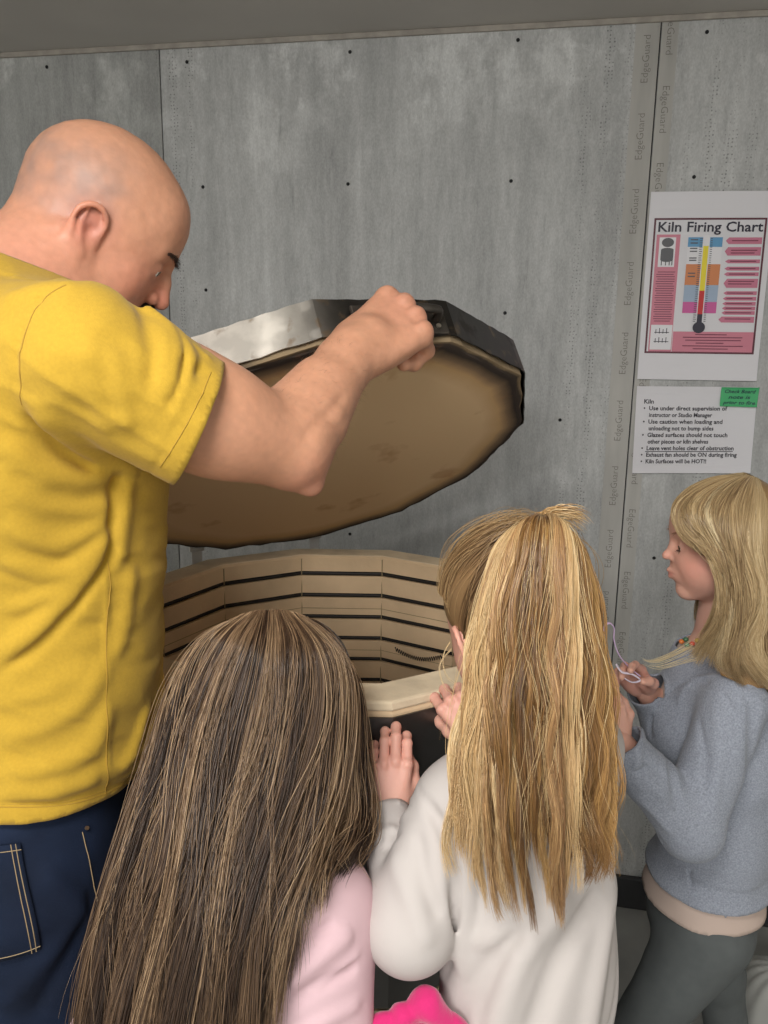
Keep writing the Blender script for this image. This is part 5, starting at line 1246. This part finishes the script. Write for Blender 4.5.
# ================= girl on the right, profile
if True:
    g = empty('person', (.53, 1.22, 0), 'girl in profile with wavy blonde bob and grey knit cardigan by the wall', 'person', None)
    hc = W(721, 541, 1.20); hs = .196; HR = frame(dirv(-82, -5), roll=math.radians(-2)); head = placed(head_sdf(True), hc, HR, hs)
    nb = W(722, 640, 1.22); fw = dirv(-80, 0); rt = A3(fw[1], -fw[0], 0); RBg = np.array([rt, fw, UP])      # rt points to the wall
    shN, shF = W(736, 700, 1.12), W(712, 672, 1.32)
    elN, wrN = W(690, 828, 1.08), W(620, 742, 1.08)
    elF, wrF = W(690, 760, 1.30), W(645, 690, 1.22)
    pel = W(700, 905, 1.21)
    def lp(r_, f_, z): return A3(nb[0], nb[1], 0) + rt * r_ + fw * f_ + UP * z
    def tors(P, e=0.0):
        d = s_ell(P, W(728, 745, 1.22), (.105 + e, .074 + e, .125 + e), RBg)
        d = smin(d, s_ell(P, W(716, 830, 1.22), (.100 + e, .076 + e, .12 + e), RBg), .05)
        d = smin(d, s_ell(P, pel, (.105 + e, .084 + e, .085 + e), RBg), .05)
        d = smin(d, s_cap(P, W(704, 664, 1.22), W(688, 730, 1.21), .040 + e, .055 + e), .04)
        return smin(d, s_cap(P, lerp(shN, shF, .2), lerp(shN, shF, .8), .038 + e, .038 + e), .04)
    yF = unit(W(622, 664, 1.19) - wrF); hFF = frame(yF, (.30, .80, .35))       # back of the hand towards the wall, palm to the camera
    handF = hand_sdf(((.25, .45, .3), (.35, .6, .4), (.45, .7, .5), (.55, .8, .5)), spread=.06, thumb=(.2, .9), size=.60, mirror=True, thick=1.05, thumb_dir=(.10, .9, -.35))
    hF = placed(handF, wrF, hFF, 1)
    yN = unit(W(600, 684, 1.10) - wrN); hNF = frame(yN, (-.2, -.9, .3)); handN = hand_sdf((.25, .35, .4, .4), spread=.0, thumb=(.3, .8), size=.54, mirror=False); hN = placed(handN, wrN, hNF, 1)
    neckf = lambda P: s_cap(P, (A3(0, -.10, -.2) * hs) @ HR + hc, nb - A3(0, 0, .02), .040, .046)
    kN, kF = W(632, 1075, 1.14), W(706, 1100, 1.27)
    feet = [(kN[0] - .0, 1.15), (kF[0] + .03, 1.30)]; knees = [A3(kN[0], kN[1], .31), A3(kF[0], 1.28, .31)]
    def legs(P, e=0.0):
        d = None
        for i, (x, y) in enumerate(feet):
            hip = pel + rt * (-.055 if i == 0 else .055) + A3(0, 0, -.01)
            e_ = s_chain(P, [hip, knees[i], A3(x + .03, y, .07)], [.068 + e, .042 + e, .032 + e], .02); d = e_ if d is None else smin(d, e_, .012)
        return d
    def arms(P, e=0.0): return np.minimum(s_chain(P, [shN, elN, wrN], [.034 + e, .029 + e, .021 + e], .012), s_chain(P, [shF, elF, wrF], [.034 + e, .029 + e, .020 + e], .012))
    body = lambda P: s_union([tors(P), arms(P, -.002), neckf(P), legs(P, -.004)], .025)
    hn = lambda P: smin(head(P), neckf(P), .018)
    parts = [polygonize(clipped(hn, (nb - A3(0, 0, .02), UP)), hc - A3(.14, .14, .17), hc + .14, .0022),
             polygonize(body, A3(.26, 1.0, .02), A3(.70, 1.46, 1.10), .006),
             polygonize(hF, wrF - .11, wrF + .11, .0018), polygonize(hN, wrN - .12, wrN + .12, .0022)]
    V, F = merge(parts); mesh_obj('body', V, F, M_SKIN, g, True, colors=skin_child(V, hc, HR, hs, [(wrF + yF * .04, .04, (228, 160, 145), .5)])); eyes(hc, HR, hs, g)
    rg = np.random.default_rng(8)
    for sgn in (-1, 1):
        Q = np.array([(sgn * (.07 + .13 * a), .40 - .05 * a, .085 + .018 * math.sin(a * 2.6) + .008 * b) for a, b in rg.random((60, 2))]); p = project((Q * hs) @ HR + hc, head, 5)
        short_hairs('eyebrow', head, p, np.stack([(A3(sgn * .8, .3, .15)) @ HR for q in Q]), .007, .00018, M_HAIR, g, tosh((150, 112, 80)))
        Q = np.array([(sgn * (.10 + .07 * a), .36, -.030 - .004 * b) for a, b in rg.random((30, 2))]); p = project((Q * hs) @ HR + hc, head, 5)
        short_hairs('eyelash', head, p, np.stack([(A3(sgn * .35, .8, -.5)) @ HR for q in Q]), .006, .00016, M_HAIR, g, tosh((70, 50, 38)))
    # clothes: cream shirt under a grey cardigan
    M_CREAM = mat('cream_jersey', tosh((196, 176, 164)), .9, spec=.15); M_KNIT = mat('grey_knit', tosh((146, 151, 162)), .95, spec=.1, noise=(420, .22, 2), bump=(420, .6, .0015), sheen=.15)
    hemC = lambda P: hc3[2] + .30 * ((P[:, 0] - hc3[0])) * 0
    hz_ = W(700, 893, 1.15)[2]
    shirtf = lambda P: smin(tors(P, .008), s_ell(P, pel + A3(0, 0, -.02), (.120, .100, .11), RBg), .03) - .004 * vnoise(P, .05, 51)
    lowcut = lambda P, z0: z0 - P[:, 2]
    cloth('cream_shirt', shirtf, lambda P: np.maximum.reduce([lowcut(P, hz_ - .040), np.minimum(P[:, 2] - nb[2] + .0, .1 - np.linalg.norm(P - nb, axis=1))]), A3(.28, 1.02, .44), A3(.72, 1.42, 1.12), .0045, M_CREAM, g, .002)
    def card0(P):
        d = tors(P, .016); d = smin(d, s_chain(P, [shN, elN, lerp(elN, wrN, .55), wrN], [.048, .046, .037, .031], .014), .016)
        d = smin(d, s_chain(P, [shF, elF, wrF], [.046, .040, .030], .014), .02); return smin(d, s_ell(P, pel + A3(0, 0, .03), (.122, .104, .07), RBg), .05)
    FT = [(hits(l, card0), w_, h_) for l, w_, h_ in (
        ([(677, 705), (690, 682), (715, 676), (738, 690)], .004, .004), ([(752, 700), (752, 750), (745, 800)], .008, -.010), ([(668, 720), (672, 770), (680, 820)], .007, -.010), ([(664, 700), (680, 684), (705, 682), (728, 700), (738, 730)], .003, -.0035), ([(738, 668), (745, 690), (752, 720)], .003, -.003), ([(637, 790), (650, 785), (665, 800)], .006, .005), ([(632, 772), (650, 768), (664, 778)], .005, -.005),
        ([(640, 800), (655, 815), (672, 835)], .006, .005), ([(636, 812), (650, 828), (668, 848)], .005, -.004), ([(715, 700), (718, 760), (712, 820)], .008, .004), ([(690, 850), (690, 870), (692, 888)], .003, -.004), ([(700, 715), (705, 760), (700, 800)], .006, -.004), ([(648, 690), (640, 740), (636, 770)], .007, .008), ([(660, 690), (650, 735), (644, 765)], .006, -.006))]
    def card(P):
        d = card0(P) - .0020 * vnoise(P, .04, 52) - folds(P, FT)
        zz = P[:, 2] - hz_; rib = np.clip((.040 - zz) / .006, 0, 1); an = np.arctan2(P[:, 1] - pel[1], P[:, 0] - pel[0])
        return d + rib * .0025
    s1_, s2_ = unit(wrN - elN), unit(wrF - elF)
    neckhole = lambda P: np.minimum.reduce([(P - (nb + fw * .01 + UP * .004)) @ unit(UP * .95 + fw * .25), .075 - np.linalg.norm(P - nb, axis=1)])
    opening = lambda P: np.minimum(((P - lp(0, .055, 0)) @ fw), .026 - np.abs((P - lp(0, 0, 0)) @ rt) + .0)          # the open front
    cutg = lambda P: np.maximum.reduce([lowcut(P, hz_), neckhole(P), np.minimum((P - wrN) @ s1_, .05 - np.linalg.norm(P - wrN, axis=1)), np.minimum((P - wrF) @ s2_, .036 - np.linalg.norm(P - wrF, axis=1))])
    cloth('grey_cardigan', card, cutg, A3(.26, 1.00, .42), A3(.74, 1.46, 1.12), .0030, M_KNIT, g, .003)
    M_GL = mat('grey_leggings', tosh((88, 92, 92)), .9, noise=(60, .06, 3))
    cloth('leggings', lambda P: smin(s_ell(P, pel + A3(0, 0, -.01), (.110, .088, .085), RBg), legs(P, .002), .02) - .0015 * vnoise(P, .03, 53), lambda P: np.maximum(P[:, 2] - pel[2] - .06, .06 - P[:, 2]), A3(.22, .98, .02), A3(.72, 1.50, .66), .005, M_GL, g, .002)
    shoes(g, [(x + .03, y) for x, y in feet], fw, M_SHOE2)
    # necklace of little coloured beads
    for k, (q, cl_) in enumerate((((683, 643), (214, 120, 60)), ((688, 646), (90, 140, 110)), ((693, 645), (210, 90, 70)), ((698, 642), (190, 160, 80)), ((687, 641), (70, 110, 80)))):
        c = hit(q[0], q[1], card); nn = normals(c[None], card)[0]; V, F = polygonize(lambda P: s_ell(P, c + nn * .004, (.0045, .0045, .0038)), c - .02, c + .02, .0012); mesh_obj('necklace_bead', V, F, mat('bead', tosh(cl_), .3), g, True)
    # hair
    Gp = [[(745, 476, 1.20), (715, 478, 1.19), (688, 490, 1.17), (674, 507, 1.150), (679, 524, 1.135), (696, 539, 1.118), (712, 552, 1.108), (718, 580, 1.105), (714, 610, 1.105), (702, 636, 1.12), (690, 656, 1.13)],
          [(745, 476, 1.19), (722, 481, 1.175), (698, 494, 1.150), (684, 510, 1.130), (688, 526, 1.118), (704, 542, 1.106), (718, 560, 1.100), (724, 588, 1.098), (720, 620, 1.10), (708, 648, 1.11), (698, 668, 1.115)],
          [(747, 476, 1.185), (730, 484, 1.160), (713, 500, 1.130), (706, 518, 1.113), (712, 536, 1.103), (722, 556, 1.097), (729, 580, 1.095), (730, 608, 1.095), (724, 636, 1.10), (716, 660, 1.10), (722, 676, 1.095)],
          [(750, 477, 1.183), (740, 488, 1.150), (730, 508, 1.118), (728, 530, 1.103), (733, 552, 1.097), (738, 576, 1.094), (740, 600, 1.092), (736, 628, 1.095), (732, 652, 1.095), (738, 672, 1.09), (750, 688, 1.085)],
          [(754, 478, 1.183), (752, 492, 1.150), (748, 515, 1.118), (747, 540, 1.105), (750, 565, 1.100), (754, 590, 1.096), (752, 615, 1.096), (746, 640, 1.096), (750, 662, 1.09), (762, 680, 1.085), (772, 690, 1.085)],
          [(758, 480, 1.188), (765, 496, 1.160), (768, 520, 1.135), (768, 548, 1.125), (768, 575, 1.118), (766, 600, 1.112), (762, 625, 1.110), (762, 650, 1.105), (770, 672, 1.10), (780, 690, 1.10), (786, 700, 1.10)],
          [(760, 482, 1.20), (776, 500, 1.19), (786, 525, 1.18), (788, 555, 1.17), (786, 585, 1.16), (780, 612, 1.155), (776, 640, 1.15), (780, 668, 1.15), (790, 690, 1.15), (798, 706, 1.15), (802, 716, 1.15)],
          [(760, 481, 1.215), (782, 500, 1.23), (794, 525, 1.24), (797, 555, 1.24), (795, 585, 1.235), (788, 612, 1.23), (784, 640, 1.23), (790, 668, 1.23), (800, 690, 1.23), (806, 706, 1.23), (810, 716, 1.23)]]
    G = [[W(*q) for q in l] for l in Gp]; cc = hc + A3(.02, .04, -.02)
    capf = lambda P: np.maximum(s_ell((P - hc) @ HR.T / hs, (0, -.07, .14), (.366, .438, .384)) * hs, -(((P - hc) @ HR.T / hs) @ unit((0, -.80, .85)) - .03) * hs)
    V, F = polygonize(capf, hc - .13, hc + .13, .003); hcap = mesh_obj('hair', V, F, M_HAIR, g, True, colors=np.tile(tosh((150, 118, 78)), (len(V), 1)))
    sheet_core('hair_underlayer', G[2:], M_HAIR, hcap, tosh((140, 108, 68)), back=.005, thick=.014, center=cc)
    CB3 = [tosh((98, 76, 54)), tosh((150, 122, 88)), tosh((196, 168, 124)), tosh((224, 202, 160)), tosh((240, 226, 192))]
    for k, (a, b_, n_, cl_) in enumerate(((0, .32, 1700, CB3[1:]), (.28, .62, 2200, CB3), (.6, 1, 2000, CB3[:4]))):
        strands('hair_lock', G, n_, M_HAIR, hcap, r=.00048, K=38, jit=.0030, layers=(-.002, .005) if k == 0 else (-.001, .007), wave=(.0065, 2.3, .0045), cols=cl_, seed=61 + k, u_range=(a, b_), center=cc, lenvar=.22, clump=.55, clumpn=26, frizz=.001, lock=.0030)
    far = [[2 * ((q - hc) @ HR[0]) * -HR[0] + q for q in l] for l in G[3:7]]
    strands('far_side_hair', far, 1800, M_HAIR, hcap, r=.0009, K=26, jit=.005, layers=(0, .008), wave=(.004, 1.8, .003), cols=CB3, seed=66, center=cc, lenvar=.2, clump=.4)
    wl = [[W(690, 640, 1.13), W(672, 652, 1.10), W(650, 660, 1.08), W(638, 656, 1.07)], [W(700, 660, 1.12), W(680, 664, 1.09), W(660, 668, 1.07), W(645, 662, 1.06)]]
    strands('loose_strand', wl, 24, M_HAIR, hcap, r=.0004, K=14, jit=.002, layers=(0, .002), cols=CB3[3:], seed=67, center=hc, lenvar=.5)
    # the lilac strap she holds
    s0 = MB(); pts = catmull([W(640, 676, 1.165), W(630, 668, 1.165), W(619, 655, 1.165), W(614, 640, 1.175), W(614, 628, 1.18), W(609, 623, 1.18), W(604, 628, 1.18), W(604, 640, 1.18)], 40)
    s0.tube(pts, .0030, 8, flat=.35)
    st = empty('lilac_strap', tuple(W(632, 672, 1.165)), 'thin pale lilac looped strap held in the hand of the girl by the wall', 'strap')
    s0.build('band', mat('lilac_plastic', tosh((214, 186, 222)), .4), st, True)
    s1_ = MB(); s1_.tube(catmull([W(616, 664, 1.155), W(622, 672, 1.15), W(632, 674, 1.15), W(640, 680, 1.155), W(631, 682, 1.15), W(620, 675, 1.15)], 30), .0028, 8, flat=.4); s1_.build('buckle_loop', mat('white_plastic', tosh((236, 226, 240)), .35), st, True)

# a pale rounded sack on the floor behind the girl by the wall
sk = empty('sack', (.83, 1.41, 0), 'pale grey rounded sack on the floor in the bottom right corner', 'sack')
s_c = A3(.83, 1.41, .09)
def sackf(P):
    d = smin(s_ell(P, s_c, (.10, .11, .10)), s_ell(P, s_c + A3(.02, 0, .04), (.07, .07, .07)), .06) - .006 * vnoise(P, .05, 71) - .003 * np.sin(np.arctan2(P[:, 1] - s_c[1], P[:, 0] - s_c[0]) * 14) * np.clip((P[:, 2] - .1) / .1, 0, 1)
    return smax(d, .002 - P[:, 2], .01)
V, F = polygonize(sackf, s_c - A3(.2, .2, .12), s_c + A3(.2, .2, .2), .006); mesh_obj('sack_cover', V, F, mat('pale_sack', tosh((165, 165, 160)), .8), sk, True)
